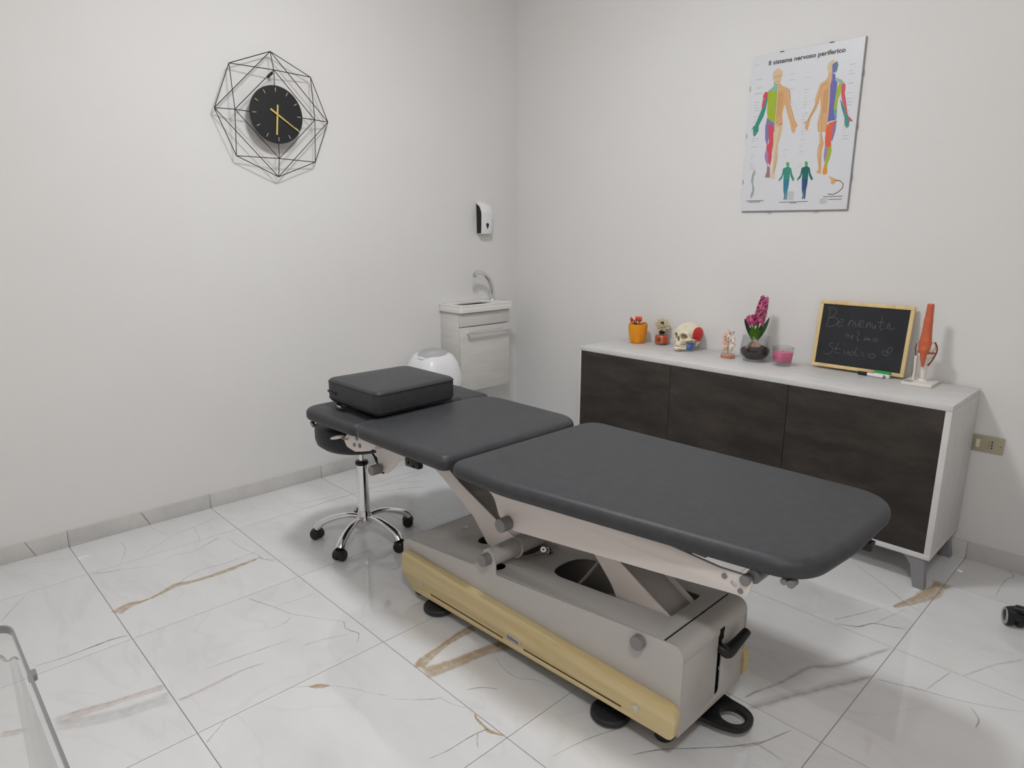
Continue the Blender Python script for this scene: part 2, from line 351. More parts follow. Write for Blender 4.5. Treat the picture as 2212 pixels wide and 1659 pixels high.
POSTER = {
'front_figure': [
  ('tan', [(0.1048, 0.612), (0.1087, 0.6253), (0.1234, 0.6335), (0.139, 0.6299), (0.1502, 0.619), (0.1533, 0.6002), (0.1482, 0.5871), (0.1449, 0.569), (0.1352, 0.5634), (0.1247, 0.5649), (0.1134, 0.5758), (0.1079, 0.5929)]),
  ('tan2', [(0.1323, 0.5662), (0.1451, 0.5667), (0.1564, 0.5547), (0.1828, 0.543), (0.1941, 0.5299), (0.2001, 0.4945), (0.1999, 0.4714), (0.216, 0.4347), (0.2266, 0.4033), (0.2443, 0.3758), (0.2354, 0.3651), (0.2345, 0.349), (0.2193, 0.3505), (0.2119, 0.3744), (0.2045, 0.3986), (0.188, 0.4379), (0.1793, 0.4622), (0.1743, 0.4745), (0.171, 0.4562), (0.1674, 0.4402), (0.1697, 0.4164), (0.1737, 0.3877), (0.173, 0.3548), (0.1364, 0.3583), (0.1354, 0.3964), (0.1335, 0.4441), (0.1369, 0.4908), (0.135, 0.5379)]),
  ('cream', [(0.1295, 0.3895), (0.1752, 0.3849), (0.175, 0.3612), (0.1699, 0.3331), (0.1598, 0.3029), (0.1628, 0.2714), (0.1651, 0.2471), (0.1609, 0.2086), (0.1536, 0.1749), (0.1601, 0.1475), (0.1401, 0.1498), (0.135, 0.1611), (0.1411, 0.1952), (0.1392, 0.2441), (0.1351, 0.2735), (0.1361, 0.3049), (0.134, 0.3412)]),
  ('tan2', [(0.2125, 0.3811), (0.234, 0.3789), (0.2338, 0.3555), (0.2289, 0.3419), (0.216, 0.3572)]),
  ('sage', [(0.1131, 0.5782), (0.1325, 0.5638), (0.1337, 0.538), (0.088, 0.5406), (0.1002, 0.5496), (0.1149, 0.5593)]),
  ('red', [(0.0882, 0.5382), (0.0901, 0.5179), (0.0805, 0.5073), (0.0669, 0.5114), (0.0669, 0.5256), (0.0749, 0.54)]),
  ('red', [(0.0671, 0.509), (0.0805, 0.5073), (0.0764, 0.4792), (0.0645, 0.4639), (0.065, 0.4878)]),
  ('teal', [(0.0901, 0.5179), (0.0894, 0.4967), (0.0847, 0.4616), (0.0768, 0.4313), (0.0574, 0.3947), (0.0573, 0.3658), (0.0312, 0.3683), (0.0368, 0.3968), (0.0502, 0.4294), (0.0645, 0.4639), (0.0764, 0.4792), (0.0805, 0.5073)]),
  ('teal', [(0.0297, 0.385), (0.0571, 0.3969), (0.0557, 0.3678), (0.0463, 0.3516), (0.0358, 0.3465), (0.0318, 0.3603)]),
  ('teal', [(0.0197, 0.3737), (0.0315, 0.3946), (0.0425, 0.3935)]),
  ('green', [(0.088, 0.5406), (0.1337, 0.538), (0.1343, 0.4911), (0.1349, 0.4439), (0.1348, 0.4036), (0.119, 0.404), (0.0994, 0.4169), (0.0925, 0.4487), (0.0907, 0.4965)]),
  ('violet', [(0.0947, 0.4246), (0.119, 0.404), (0.1322, 0.4027), (0.1364, 0.3583), (0.0925, 0.3625), (0.0914, 0.3889)]),
  ('violet', [(0.0896, 0.3936), (0.103, 0.3922), (0.1115, 0.3432), (0.109, 0.312), (0.1046, 0.3027), (0.0938, 0.3327)]),
  ('red', [(0.103, 0.3922), (0.1295, 0.3895), (0.1361, 0.3049), (0.1321, 0.2641), (0.1348, 0.2493), (0.1295, 0.2057), (0.1201, 0.221), (0.116, 0.2652), (0.1035, 0.2857), (0.1046, 0.3027), (0.1144, 0.3115)]),
  ('lilac', [(0.1037, 0.2832), (0.116, 0.2652), (0.1201, 0.221), (0.1157, 0.2114), (0.1026, 0.2368), (0.0981, 0.2568)]),
  ('mauve', [(0.1157, 0.2114), (0.13, 0.2007), (0.133, 0.1538), (0.1085, 0.1575), (0.1157, 0.1819)]),
],
'back_figure': [
  ('tan', [(0.3513, 0.6037), (0.3532, 0.6188), (0.3681, 0.6294), (0.3795, 0.6298), (0.3788, 0.6147), (0.3721, 0.6027), (0.3736, 0.5784), (0.3593, 0.5828), (0.3525, 0.5926)]),
  ('indigo', [(0.3712, 0.6115), (0.3893, 0.6228), (0.395, 0.6121), (0.3877, 0.5959), (0.3875, 0.5763), (0.3747, 0.5783)]),
  ('teal', [(0.3893, 0.6228), (0.3977, 0.6073), (0.3937, 0.5819), (0.3889, 0.574), (0.3877, 0.5959)]),
  ('tan2', [(0.3593, 0.5828), (0.3736, 0.5784), (0.3767, 0.5495), (0.3721, 0.5282), (0.3769, 0.4611), (0.3771, 0.394), (0.3772, 0.3714), (0.374, 0.3358), (0.3549, 0.3376), (0.3381, 0.3392), (0.3319, 0.3761), (0.3391, 0.4207), (0.3391, 0.4433), (0.3319, 0.4891), (0.33, 0.4624), (0.3189, 0.4321), (0.3004, 0.4023), (0.2974, 0.3843), (0.2914, 0.348), (0.2781, 0.3585), (0.2782, 0.3816), (0.264, 0.3762), (0.2842, 0.3948), (0.3004, 0.4251), (0.3122, 0.451), (0.3115, 0.4805), (0.32, 0.5131), (0.3267, 0.5389), (0.3509, 0.5532), (0.3589, 0.5653)]),
  ('indigo', [(0.3747, 0.5783), (0.3882, 0.5697), (0.3918, 0.5473), (0.4013, 0.5328), (0.4001, 0.5023), (0.3979, 0.4585), (0.3969, 0.4253), (0.4015, 0.4047), (0.4109, 0.3814), (0.3902, 0.3802), (0.3767, 0.376), (0.3771, 0.4164), (0.3757, 0.4723), (0.3721, 0.5282), (0.3767, 0.5495)]),
  ('sage', [(0.3908, 0.5562), (0.4182, 0.5435), (0.4311, 0.5286), (0.4201, 0.5258), (0.4103, 0.5338), (0.4011, 0.5351)]),
  ('green', [(0.4103, 0.5338), (0.4204, 0.5236), (0.4197, 0.4887), (0.4106, 0.4679), (0.4106, 0.4259), (0.3969, 0.4253), (0.3975, 0.463), (0.4012, 0.5132)]),
  ('red', [(0.4199, 0.528), (0.4336, 0.5261), (0.4373, 0.5126), (0.4368, 0.4865), (0.4469, 0.4458), (0.4591, 0.3961), (0.4794, 0.3741), (0.4824, 0.3672), (0.4687, 0.3708), (0.4604, 0.3849), (0.4453, 0.4197), (0.4302, 0.4545), (0.4232, 0.4773), (0.4208, 0.4995)]),
  ('teal', [(0.4198, 0.4668), (0.4307, 0.45), (0.4569, 0.3963), (0.4684, 0.373), (0.4689, 0.3487), (0.4605, 0.3429), (0.4499, 0.3573), (0.4467, 0.3864), (0.4281, 0.4327)]),
  ('cyan', [(0.3969, 0.4253), (0.4106, 0.4259), (0.4134, 0.39), (0.4097, 0.3815), (0.4015, 0.4047)]),
  ('orange', [(0.384, 0.373), (0.4089, 0.3782), (0.4087, 0.3592), (0.3999, 0.3333), (0.374, 0.3358), (0.3782, 0.3623)]),
  ('violet', [(0.4089, 0.3782), (0.4144, 0.381), (0.4139, 0.332), (0.3999, 0.3333), (0.4087, 0.3592)]),
  ('orange', [(0.3732, 0.3647), (0.4014, 0.3619), (0.4028, 0.328), (0.3989, 0.2989), (0.4025, 0.2759), (0.3929, 0.2675), (0.3753, 0.2781), (0.3722, 0.3081)]),
  ('violet', [(0.4014, 0.3619), (0.4131, 0.3607), (0.4105, 0.3205), (0.4041, 0.2939), (0.3989, 0.2989), (0.4028, 0.328)]),
  ('green', [(0.3882, 0.2679), (0.4025, 0.2759), (0.4059, 0.2551), (0.4021, 0.2257), (0.3951, 0.2032), (0.3935, 0.1848), (0.3842, 0.1946), (0.3869, 0.2359)]),
  ('lilac', [(0.3753, 0.2781), (0.3906, 0.2677), (0.3869, 0.2359), (0.3813, 0.1994), (0.3738, 0.2369)]),
  ('amber', [(0.3808, 0.2041), (0.3949, 0.1824), (0.3974, 0.1591), (0.3838, 0.1529), (0.3757, 0.1626)]),
  ('tan2', [(0.3374, 0.3684), (0.3494, 0.3672), (0.359, 0.3207), (0.3696, 0.2877), (0.3635, 0.2561), (0.3689, 0.1816), (0.3701, 0.1583), (0.3464, 0.1666), (0.3573, 0.1776), (0.3449, 0.239), (0.3451, 0.2713), (0.3502, 0.2917), (0.3458, 0.3333)]),
],
'small_front_figure': [
  ('leaf', [(0.2068, 0.2178), (0.2142, 0.2201), (0.2212, 0.2144), (0.2216, 0.1964), (0.2113, 0.197), (0.2072, 0.2081)]),
  ('teal', [(0.2112, 0.1982), (0.2215, 0.1976), (0.2325, 0.1897), (0.2387, 0.1654), (0.2525, 0.1406), (0.2457, 0.1325), (0.2335, 0.1536), (0.2293, 0.1707), (0.2282, 0.1418), (0.1998, 0.1432), (0.2, 0.1674), (0.1928, 0.1484), (0.1786, 0.1332), (0.1788, 0.1442), (0.1903, 0.1607), (0.1938, 0.192)]),
  ('blue', [(0.1998, 0.1432), (0.2282, 0.1418), (0.228, 0.1176), (0.2245, 0.0934), (0.2241, 0.0518), (0.2176, 0.052), (0.2137, 0.1035), (0.2156, 0.0521), (0.2085, 0.0523), (0.2108, 0.0694), (0.2045, 0.0941)]),
],
'small_back_figure': [
  ('leaf', [(0.2926, 0.215), (0.2997, 0.2173), (0.3065, 0.2117), (0.307, 0.194), (0.2971, 0.1946), (0.2931, 0.2055)]),
  ('deepteal', [(0.297, 0.1958), (0.3069, 0.1952), (0.3175, 0.1875), (0.3236, 0.1636), (0.3371, 0.1393), (0.3306, 0.1314), (0.3187, 0.1521), (0.3145, 0.1688), (0.3137, 0.1405), (0.2863, 0.1418), (0.2864, 0.1656), (0.2796, 0.1469), (0.266, 0.132), (0.2662, 0.1428), (0.2771, 0.159), (0.2803, 0.1897)]),
  ('navy', [(0.2863, 0.1418), (0.3137, 0.1405), (0.3137, 0.1167), (0.3104, 0.093), (0.3103, 0.0522), (0.3041, 0.0524), (0.3, 0.103), (0.3021, 0.0525), (0.2953, 0.0527), (0.2974, 0.0695), (0.2912, 0.0937)]),
],
'spine_drawing': [
  ('grey', [(0.0532, 0.1966), (0.06, 0.1825), (0.0523, 0.1604), (0.0522, 0.1302), (0.0614, 0.1046), (0.0593, 0.0819), (0.0474, 0.0594), (0.043, 0.0774), (0.0508, 0.0999), (0.0471, 0.1254), (0.04, 0.1434), (0.0431, 0.1709)]),
],
'vertebra_drawing': [
  ('tan2', [(0.4034, 0.1472), (0.4254, 0.1391), (0.4402, 0.1315), (0.437, 0.1178), (0.4285, 0.11), (0.4161, 0.1164), (0.4182, 0.1302)]),
  ('brown', [(0.4358, 0.1294), (0.4569, 0.1272), (0.4735, 0.1115), (0.4711, 0.0921), (0.4555, 0.0765), (0.4333, 0.0657), (0.4094, 0.0688), (0.4091, 0.0719), (0.4329, 0.0692), (0.4539, 0.0801), (0.4678, 0.0945), (0.4702, 0.1105), (0.4561, 0.1238), (0.4363, 0.1247)]),
],
}
CAPTIONS = [[(0.0228, 0.0517), (0.1116, 0.05)], [(0.0374, 0.0456), (0.0957, 0.0446)], [(0.1899, 0.0419), (0.324, 0.0394)], [(0.2412, 0.0359), (0.2718, 0.0356)], [(0.39, 0.0603), (0.4736, 0.0581)], [(0.4152, 0.0475), (0.4726, 0.0463)]]
VEINS = [
  ('gold', [0.022, 0.016, 0.006, 0.008, 0.014, 0.01, 0.01, 0.012, 0.006], [(0.722, -2.708), (0.697, -2.661), (0.701, -2.608), (0.689, -2.549), (0.666, -2.484), (0.681, -2.43), (0.688, -2.355), (0.684, -2.266), (0.672, -2.16)]),
  ('grey', [0.003, 0.003, 0.003, 0.003, 0.003, 0.003, 0.003], [(0.67, -2.485), (0.635, -2.444), (0.61, -2.39), (0.61, -2.342), (0.622, -2.282), (0.616, -2.213), (0.61, -2.141)]),
  ('grey', [0.003, 0.006, 0.006, 0.003], [(0.651, -2.151), (0.677, -2.154), (0.718, -2.137), (0.736, -2.118)]),
  ('grey', [0.002, 0.002, 0.002, 0.002], [(0.386, -2.181), (0.485, -2.177), (0.571, -2.168), (0.651, -2.151)]),
  ('grey', [0.004, 0.005, 0.003, 0.002, 0.001], [(0.336, -2.7), (0.368, -2.647), (0.388, -2.594), (0.432, -2.517), (0.448, -2.476)]),
  ('grey', [0.001, 0.002, 0.002, 0.003, 0.003], [(0.298, -2.494), (0.249, -2.424), (0.193, -2.339), (0.173, -2.254), (0.133, -2.13)]),
  ('rose', [0.001, 0.003, 0.003, 0.004, 0.01, 0.001], [(0.426, -2.461), (0.399, -2.414), (0.424, -2.341), (0.398, -2.282), (0.373, -2.229), (0.365, -2.209)]),
  ('grey', [0.002, 0.002, 0.001], [(0.177, -2.251), (0.277, -2.266), (0.333, -2.28)]),
  ('grey', [0.001, 0.002, 0.001], [(0.021, -2.398), (0.127, -2.379), (0.191, -2.356)]),
  ('grey', [0.001, 0.002, 0.001], [(0.102, -2.536), (0.201, -2.542), (0.324, -2.592)]),
  ('grey', [0.005, 0.004, 0.003, 0.002, 0.001, 0.001], [(0.955, -2.323), (1.013, -2.302), (1.07, -2.282), (1.158, -2.256), (1.221, -2.218), (1.288, -2.176)]),
  ('grey', [0.001, 0.002, 0.003, 0.004, 0.003, 0.002], [(1.288, -2.176), (1.333, -2.147), (1.37, -2.16), (1.4, -2.155), (1.434, -2.145), (1.475, -2.176)]),
  ('grey', [0.001, 0.002, 0.001, 0.001], [(1.07, -2.282), (1.083, -2.219), (1.089, -2.173), (1.091, -2.134)]),
  ('grey', [0.002, 0.003, 0.001], [(1.177, -2.264), (1.197, -2.297), (1.199, -2.356)]),
  ('pale', [0.003, 0.006, 0.006, 0.003], [(1.267, -2.596), (1.274, -2.517), (1.289, -2.425), (1.305, -2.32)]),
  ('pale', [0.003, 0.004, 0.003], [(1.365, -2.322), (1.378, -2.256), (1.411, -2.169)]),
  ('rose', [0.01, 0.009, 0.012, 0.01, 0.008, 0.003], [(1.358, -2.702), (1.36, -2.664), (1.357, -2.605), (1.354, -2.561), (1.352, -2.504), (1.364, -2.445)]),
  ('grey', [0.003, 0.002, 0.002, 0.004], [(1.584, -2.705), (1.568, -2.683), (1.548, -2.654), (1.532, -2.631)]),
  ('slate', [0.002, 0.003, 0.004, 0.008, 0.006, 0.002], [(0.875, -2.979), (0.89, -2.909), (0.889, -2.842), (0.888, -2.796), (0.889, -2.754), (0.902, -2.712)]),
  ('rose', [0.03, 0.03, 0.02, 0.02, 0.024], [(1.205, -2.983), (1.22, -2.913), (1.238, -2.846), (1.25, -2.774), (1.266, -2.708)]),
  ('pale', [0.03, 0.04, 0.04, 0.04, 0.05], [(1.233, -2.988), (1.268, -2.918), (1.303, -2.841), (1.317, -2.766), (1.326, -2.714)]),
  ('rose', [0.02, 0.02, 0.01], [(1.166, -3.101), (1.183, -3.067), (1.205, -3.025)]),
  ('grey', [0.003, 0.002, 0.002, 0.001], [(0.502, -3.013), (0.446, -2.98), (0.382, -2.94), (0.347, -2.917)]),
  ('pale', [0.003, 0.003, 0.002], [(0.013, -2.954), (0.068, -2.84), (0.137, -2.718)]),
  ('rose', [0.001, 0.002, 0.003, 0.002, 0.002], [(1.528, -2.456), (1.543, -2.425), (1.573, -2.389), (1.605, -2.353), (1.645, -2.321)]),
  ('gold', [0.002, 0.009, 0.009, 0.002], [(1.567, -2.398), (1.578, -2.384), (1.593, -2.366), (1.607, -2.35)]),
  ('rose', [0.002, 0.003, 0.002, 0.002], [(1.645, -2.321), (1.678, -2.3), (1.721, -2.278), (1.769, -2.247)]),
  ('rose', [0.001, 0.002, 0.006, 0.003, 0.002, 0.002], [(1.779, -2.254), (1.833, -2.203), (1.868, -2.163), (1.883, -2.142), (1.917, -2.136), (1.972, -2.113)]),
  ('gold', [0.002, 0.005, 0.004, 0.006, 0.002], [(2.002, -2.113), (2.023, -2.123), (2.057, -2.126), (2.081, -2.128), (2.121, -2.111)]),
  ('slate', [0.001, 0.002, 0.003, 0.003, 0.004], [(2.044, -2.31), (2.056, -2.253), (2.059, -2.194), (2.064, -2.152), (2.074, -2.122)]),
  ('rose', [0.003, 0.004, 0.003], [(2.062, -2.153), (2.085, -2.177), (2.106, -2.192)]),
  ('gold', [0.016, 0.018, 0.01, 0.012, 0.016, 0.016], [(1.725, -2.107), (1.706, -2.069), (1.69, -1.99), (1.68, -1.928), (1.677, -1.871), (1.682, -1.838)]),
  ('gold', [0.026, 0.022, 0.02, 0.018, 0.024, 0.024], [(1.76, -2.109), (1.774, -2.056), (1.789, -1.988), (1.802, -1.907), (1.822, -1.845), (1.842, -1.807)]),
  ('grey', [0.004, 0.004, 0.003], [(1.908, -2.063), (1.932, -2.023), (1.972, -1.993)]),
  ('rose', [0.002, 0.003, 0.003, 0.003, 0.001], [(1.848, -1.894), (1.915, -1.916), (1.977, -1.914), (2.017, -1.884), (2.074, -1.872)]),
  ('slate', [0.002, 0.004, 0.003, 0.003, 0.003], [(2.402, -1.92), (2.443, -1.849), (2.506, -1.775), (2.57, -1.7), (2.628, -1.612)]),
  ('grey', [0.001, 0.003, 0.003], [(2.261, -2.075), (2.286, -1.958), (2.326, -1.85)]),
  ('dun', [0.02, 0.03, 0.03, 0.022, 0.03, 0.03, 0.012], [(2.531, -1.525), (2.558, -1.468), (2.595, -1.38), (2.63, -1.319), (2.657, -1.253), (2.691, -1.194), (2.731, -1.109)]),
  ('dun', [0.006, 0.008, 0.01, 0.012, 0.014, 0.026, 0.028, 0.02, 0.01], [(2.503, -1.493), (2.516, -1.439), (2.543, -1.361), (2.56, -1.283), (2.578, -1.211), (2.62, -1.158), (2.65, -1.1), (2.681, -1.022), (2.722, -0.92)]),
  ('dun', [0.004, 0.005, 0.004, 0.004, 0.003, 0.002, 0.002], [(2.741, -1.121), (2.79, -1.104), (2.83, -1.087), (2.868, -1.073), (2.945, -1.049), (3.031, -1.006), (3.089, -0.97)]),
  ('dun', [0.002, 0.003, 0.003], [(2.866, -1.068), (2.877, -1.001), (2.894, -0.918)]),
  ('pale', [0.004, 0.006, 0.004, 0.008, 0.004], [(2.927, -0.911), (2.951, -0.848), (2.981, -0.776), (3.014, -0.72), (3.041, -0.673)]),
  ('grey', [0.003, 0.003, 0.003, 0.002], [(2.527, -0.882), (2.545, -0.846), (2.582, -0.766), (2.618, -0.678)]),
  ('slate', [0.002, 0.004, 0.006, 0.004, 0.004, 0.002], [(2.54, -0.903), (2.58, -0.883), (2.606, -0.862), (2.634, -0.805), (2.685, -0.783), (2.726, -0.759)]),
  ('rose', [0.003, 0.003, 0.002], [(2.637, -0.802), (2.651, -0.741), (2.688, -0.61)]),
  ('gold', [0.006, 0.014, 0.02, 0.03, 0.02, 0.03], [(2.646, -0.641), (2.671, -0.581), (2.697, -0.507), (2.714, -0.44), (2.722, -0.371), (2.725, -0.312)]),
  ('dun', [0.003, 0.003, 0.003, 0.004, 0.003], [(2.423, -0.396), (2.485, -0.439), (2.576, -0.502), (2.669, -0.577), (2.723, -0.604)]),
  ('dun', [0.003, 0.003, 0.005, 0.003], [(2.732, -0.013), (2.793, 0.022), (2.85, 0.026), (2.891, 0.012)]),
  ('dun', [0.003, 0.004, 0.003, 0.002], [(2.861, 0.014), (2.905, -0.045), (2.889, -0.12), (2.89, -0.292)]),
  ('grey', [0.002, 0.005, 0.003], [(2.975, -1.056), (3.006, -1.099), (3.007, -1.145)]),
  ('slate', [0.002, 0.003, 0.003, 0.003, 0.002], [(2.589, -1.682), (2.616, -1.641), (2.625, -1.615), (2.64, -1.572), (2.657, -1.522)]),
  ('grey', [0.003, 0.003, 0.002], [(2.616, -1.641), (2.648, -1.643), (2.69, -1.651)]),
  ('grey', [0.002, 0.003, 0.004, 0.003], [(0.258, -1.363), (0.278, -1.291), (0.272, -1.185), (0.3, -1.01)]),
  ('grey', [0.002, 0.004, 0.003, 0.003], [(0.345, -1.321), (0.361, -1.246), (0.411, -1.178), (0.444, -1.118)]),
  ('grey', [0.003, 0.004, 0.005, 0.004], [(0.375, -1.428), (0.426, -1.34), (0.456, -1.261), (0.517, -1.173)]),
  ('grey', [0.002, 0.003, 0.004, 0.002], [(0.337, -1.771), (0.333, -1.706), (0.321, -1.603), (0.348, -1.5)]),
  ('grey', [0.002, 0.003, 0.002], [(0.106, -1.481), (0.12, -1.44), (0.14, -1.394)]),
  ('grey', [0.002, 0.003, 0.002], [(0.248, -1.78), (0.28, -1.668), (0.288, -1.52)]),
  ('slate', [0.008, 0.01, 0.007, 0.009, 0.003], [(0.668, -3.074), (0.741, -3.046), (0.79, -3.033), (0.778, -3.015), (0.808, -3.005)]),
]
CHALK = [[(0.0391, 0.2633), (0.047, 0.254), (0.0447, 0.2171), (0.0405, 0.1815)], [(0.0356, 0.2647), (0.0527, 0.2695), (0.0698, 0.2626), (0.0745, 0.2531), (0.0649, 0.2324), (0.0442, 0.2204)], [(0.0442, 0.2204), (0.066, 0.2258), (0.0828, 0.2208), (0.088, 0.208), (0.0748, 0.1901), (0.0405, 0.1815)], [(0.0859, 0.2012), (0.1041, 0.2063), (0.1119, 0.217), (0.1018, 0.221), (0.0911, 0.2084), (0.0864, 0.1979), (0.0945, 0.1872), (0.1122, 0.1956)], [(0.134, 0.1962), (0.1397, 0.2197), (0.1315, 0.1927)], [(0.1351, 0.1996), (0.143, 0.2184), (0.1524, 0.2177), (0.1529, 0.1949)], [(0.16, 0.2184), (0.1668, 0.1947), (0.1816, 0.227)], [(0.1741, 0.1971), (0.1931, 0.212), (0.1946, 0.2218), (0.1856, 0.221), (0.1791, 0.2041), (0.1839, 0.1932), (0.1984, 0.198)], [(0.208, 0.1942), (0.2119, 0.2171), (0.2095, 0.1943)], [(0.21, 0.2008), (0.2164, 0.2176), (0.2228, 0.215), (0.2231, 0.1941)], [(0.2301, 0.2157), (0.2326, 0.2), (0.2409, 0.1944), (0.2443, 0.2108)], [(0.2443, 0.2108), (0.2468, 0.1951)], [(0.2677, 0.248), (0.2654, 0.2256), (0.2637, 0.2), (0.2709, 0.1913), (0.2788, 0.1969)], [(0.2515, 0.2211), (0.28, 0.2255)], [(0.2988, 0.2258), (0.2923, 0.2031), (0.2876, 0.1962)], [(0.2903, 0.2155), (0.3022, 0.2135), (0.3016, 0.1993), (0.3134, 0.1974), (0.3206, 0.206)], [(0.132, 0.1598), (0.1366, 0.1406)], [(0.1299, 0.153), (0.1402, 0.1575), (0.1473, 0.1418)], [(0.1544, 0.146), (0.1626, 0.1534), (0.1562, 0.1544), (0.1549, 0.1427), (0.1633, 0.1388)], [(0.1747, 0.1744), (0.1847, 0.169), (0.1792, 0.1456), (0.184, 0.1347), (0.1892, 0.1402)], [(0.2082, 0.136), (0.2133, 0.1512), (0.2166, 0.1402), (0.2225, 0.1506), (0.2257, 0.1397), (0.2301, 0.1499)], [(0.2318, 0.1485), (0.2333, 0.139)], [(0.2479, 0.1504), (0.261, 0.1519), (0.2584, 0.1404), (0.2465, 0.1406), (0.2479, 0.1504)], [(0.0838, 0.1127), (0.0684, 0.1075), (0.0681, 0.0991), (0.0845, 0.0877), (0.0834, 0.0742), (0.0664, 0.0585), (0.0464, 0.0609)], [(0.1045, 0.1136), (0.0976, 0.0861), (0.0965, 0.0725), (0.1101, 0.0676), (0.1208, 0.0707)], [(0.0908, 0.0885), (0.1179, 0.0887)], [(0.1329, 0.084), (0.1365, 0.0712), (0.1475, 0.071), (0.1519, 0.0831), (0.1567, 0.0722)], [(0.177, 0.0815), (0.1646, 0.0815), (0.1585, 0.0708), (0.1672, 0.0654), (0.1778, 0.0767)], [(0.1858, 0.1039), (0.1803, 0.0803), (0.1851, 0.0694), (0.1961, 0.0677)], [(0.2098, 0.0874), (0.2133, 0.0749), (0.2217, 0.0695)], [(0.2465, 0.0842), (0.237, 0.0781), (0.2431, 0.0676), (0.258, 0.068), (0.264, 0.0769), (0.2584, 0.0842), (0.2465, 0.0842)], [(0.3074, 0.0812), (0.2909, 0.0933), (0.2937, 0.1032), (0.3039, 0.103), (0.3094, 0.0958), (0.3118, 0.1167), (0.321, 0.1226), (0.3264, 0.1154), (0.3205, 0.0988), (0.3074, 0.0812)]]
# ================================================================== SETTING
RX, RY = 4.60, -4.40
def struct(name, x0, x1, y0, y1, z0, z1, m): return tag(box(name, x0, x1, y0, y1, z0, z1, m, bev=0), kind='structure')
floor = struct('floor', -.15, RX+.15, RY-.15, .15, -.12, -.0022, 'grout')
floor['label'] = 'white marble-look porcelain floor with gold and grey veins'
struct('wall_left', -.15, 0, RY, .15, 0, CEIL, 'paint')
struct('wall_back', 0, RX, 0, .15, 0, CEIL, 'paint')
struct('wall_right', RX, RX+.15, RY, .15, 0, CEIL, 'bounce_cream_paint')
struct('wall_front', -.15, RX+.15, RY-.15, RY, 0, CEIL, 'bounce_cream_paint')
struct('ceiling', -.15, RX+.15, RY-.15, .15, CEIL, CEIL+.15, 'ceiling_paint')
# floor tiles 0.6 m
def edges(first, lo, hi):
    e = [lo]; v = first
    while v < hi - 1e-4:
        if v > lo + 1e-4: e.append(v)
        v += 0.6
    e.append(hi); return e
xs = edges(0.332, 0.0, RX); ys = edges(-0.3103-0.6*8, RY, 0.0)
g = 0.0011; cache = {}
for i in range(len(xs)-1):
    for j in range(len(ys)-1):
        w_, h_ = xs[i+1]-xs[i]-2*g, ys[j+1]-ys[j]-2*g; key = (round(w_, 4), round(h_, 4))
        if key not in cache:
            bm = bmesh.new(); b_box(bm, -w_/2, w_/2, -h_/2, h_/2, -.0021, 0, 0.0); me = bm_me(bm); me.materials.append(MATS['marble']); me.name = 'floor_tile'; cache[key] = me
        o = bpy.data.objects.new('floor_tile', cache[key]); _link(o, floor); o.location = ((xs[i]+xs[i+1])/2, (ys[j]+ys[j+1])/2, 0)
# printed veins of the marble, flush with the tiles
for vi, (colr, wid, pts) in enumerate(VEINS):
    n = len(pts); sub = 7
    P = spline([(p[0], p[1], 0) for p in pts], sub); W = []
    for i in range(len(P)):
        t = i/sub; k = min(int(t), n-2); fr = t-k; W.append(wid[k]*(1-fr)+wid[k+1]*fr)
    bm = bmesh.new(); lay = bm.verts.layers.float.new('fade'); prev = None; rnd = random.Random(vi)
    z = 0.00015 + 0.00004*(vi % 9)
    for i, p in enumerate(P):
        d = (P[min(i+1, len(P)-1)]-P[max(i-1, 0)]).normalized(); nn = Vector((-d.y, d.x, 0))
        big = W[i] > .008; hw = max(W[i]*(1.8 if colr == 'gold' else 1), .0018)*.5*((.96+.08*rnd.random()) if big else (.75+.5*rnd.random())); jit = nn*(rnd.random()-.5)*min(.002, W[i]*.25)
        offs = (-1.5, -.8, -.3, .3, .8, 1.5) if big else (-1.35, -.8, -.3, .3, .8, 1.35); al = ((0, .3, 1, .5, .3, 0) if colr == 'dun' else (0, .7, .55, .8, 1, 0)) if big else (0, .8, 1, 1, .8, 0)
        endf = min(1, i/3+.25, (len(P)-1-i)/3+.25)
        ring = []
        for o_, a_ in zip(offs, al):
            v = bm.verts.new(p + jit + nn*hw*o_ + Vector((0, 0, z))); v[lay] = a_*endf; ring.append(v)
        if prev:
            for k in range(5): bm.faces.new((prev[k], prev[k+1], ring[k+1], ring[k]))
        prev = ring
    me = bm_me(bm)
    mesh_obj('marble_vein', me, 'vein_'+colr, floor, smooth=False)
# skirting tiles
HB = 0.073
skl = tag(thing('baseboard_left', (0, -2.2, 0)), kind='structure'); skb = tag(thing('baseboard_back', (2.3, 0, 0)), kind='structure')
skr = tag(thing('baseboard_right', (RX, -2.2, 0)), kind='structure'); skf = tag(thing('baseboard_front', (2.3, RY, 0)), kind='structure')
for j in range(len(ys)-1):
    box('skirting_tile', 0.0, 0.009, ys[j]+g, ys[j+1]-g, 0, HB, 'marble_skirting', skl, bev=.0008, org=(0.005, (ys[j]+ys[j+1])/2, 0))
    box('skirting_tile', RX-.009, RX, ys[j]+g, ys[j+1]-g, 0, HB, 'marble_skirting', skr, bev=.0008, org=(RX, (ys[j]+ys[j+1])/2, 0))
for i in range(len(xs)-1):
    a = xs[i]+g+(.01 if i == 0 else 0); b = xs[i+1]-g-(.01 if i == len(xs)-2 else 0)
    box('skirting_tile', a, b, -.009, 0, 0, HB, 'marble_skirting', skb, bev=.0008, org=((a+b)/2, 0, 0))
    box('skirting_tile', a, b, RY, RY+.009, 0, HB, 'marble_skirting', skf, bev=.0008, org=((a+b)/2, RY, 0))
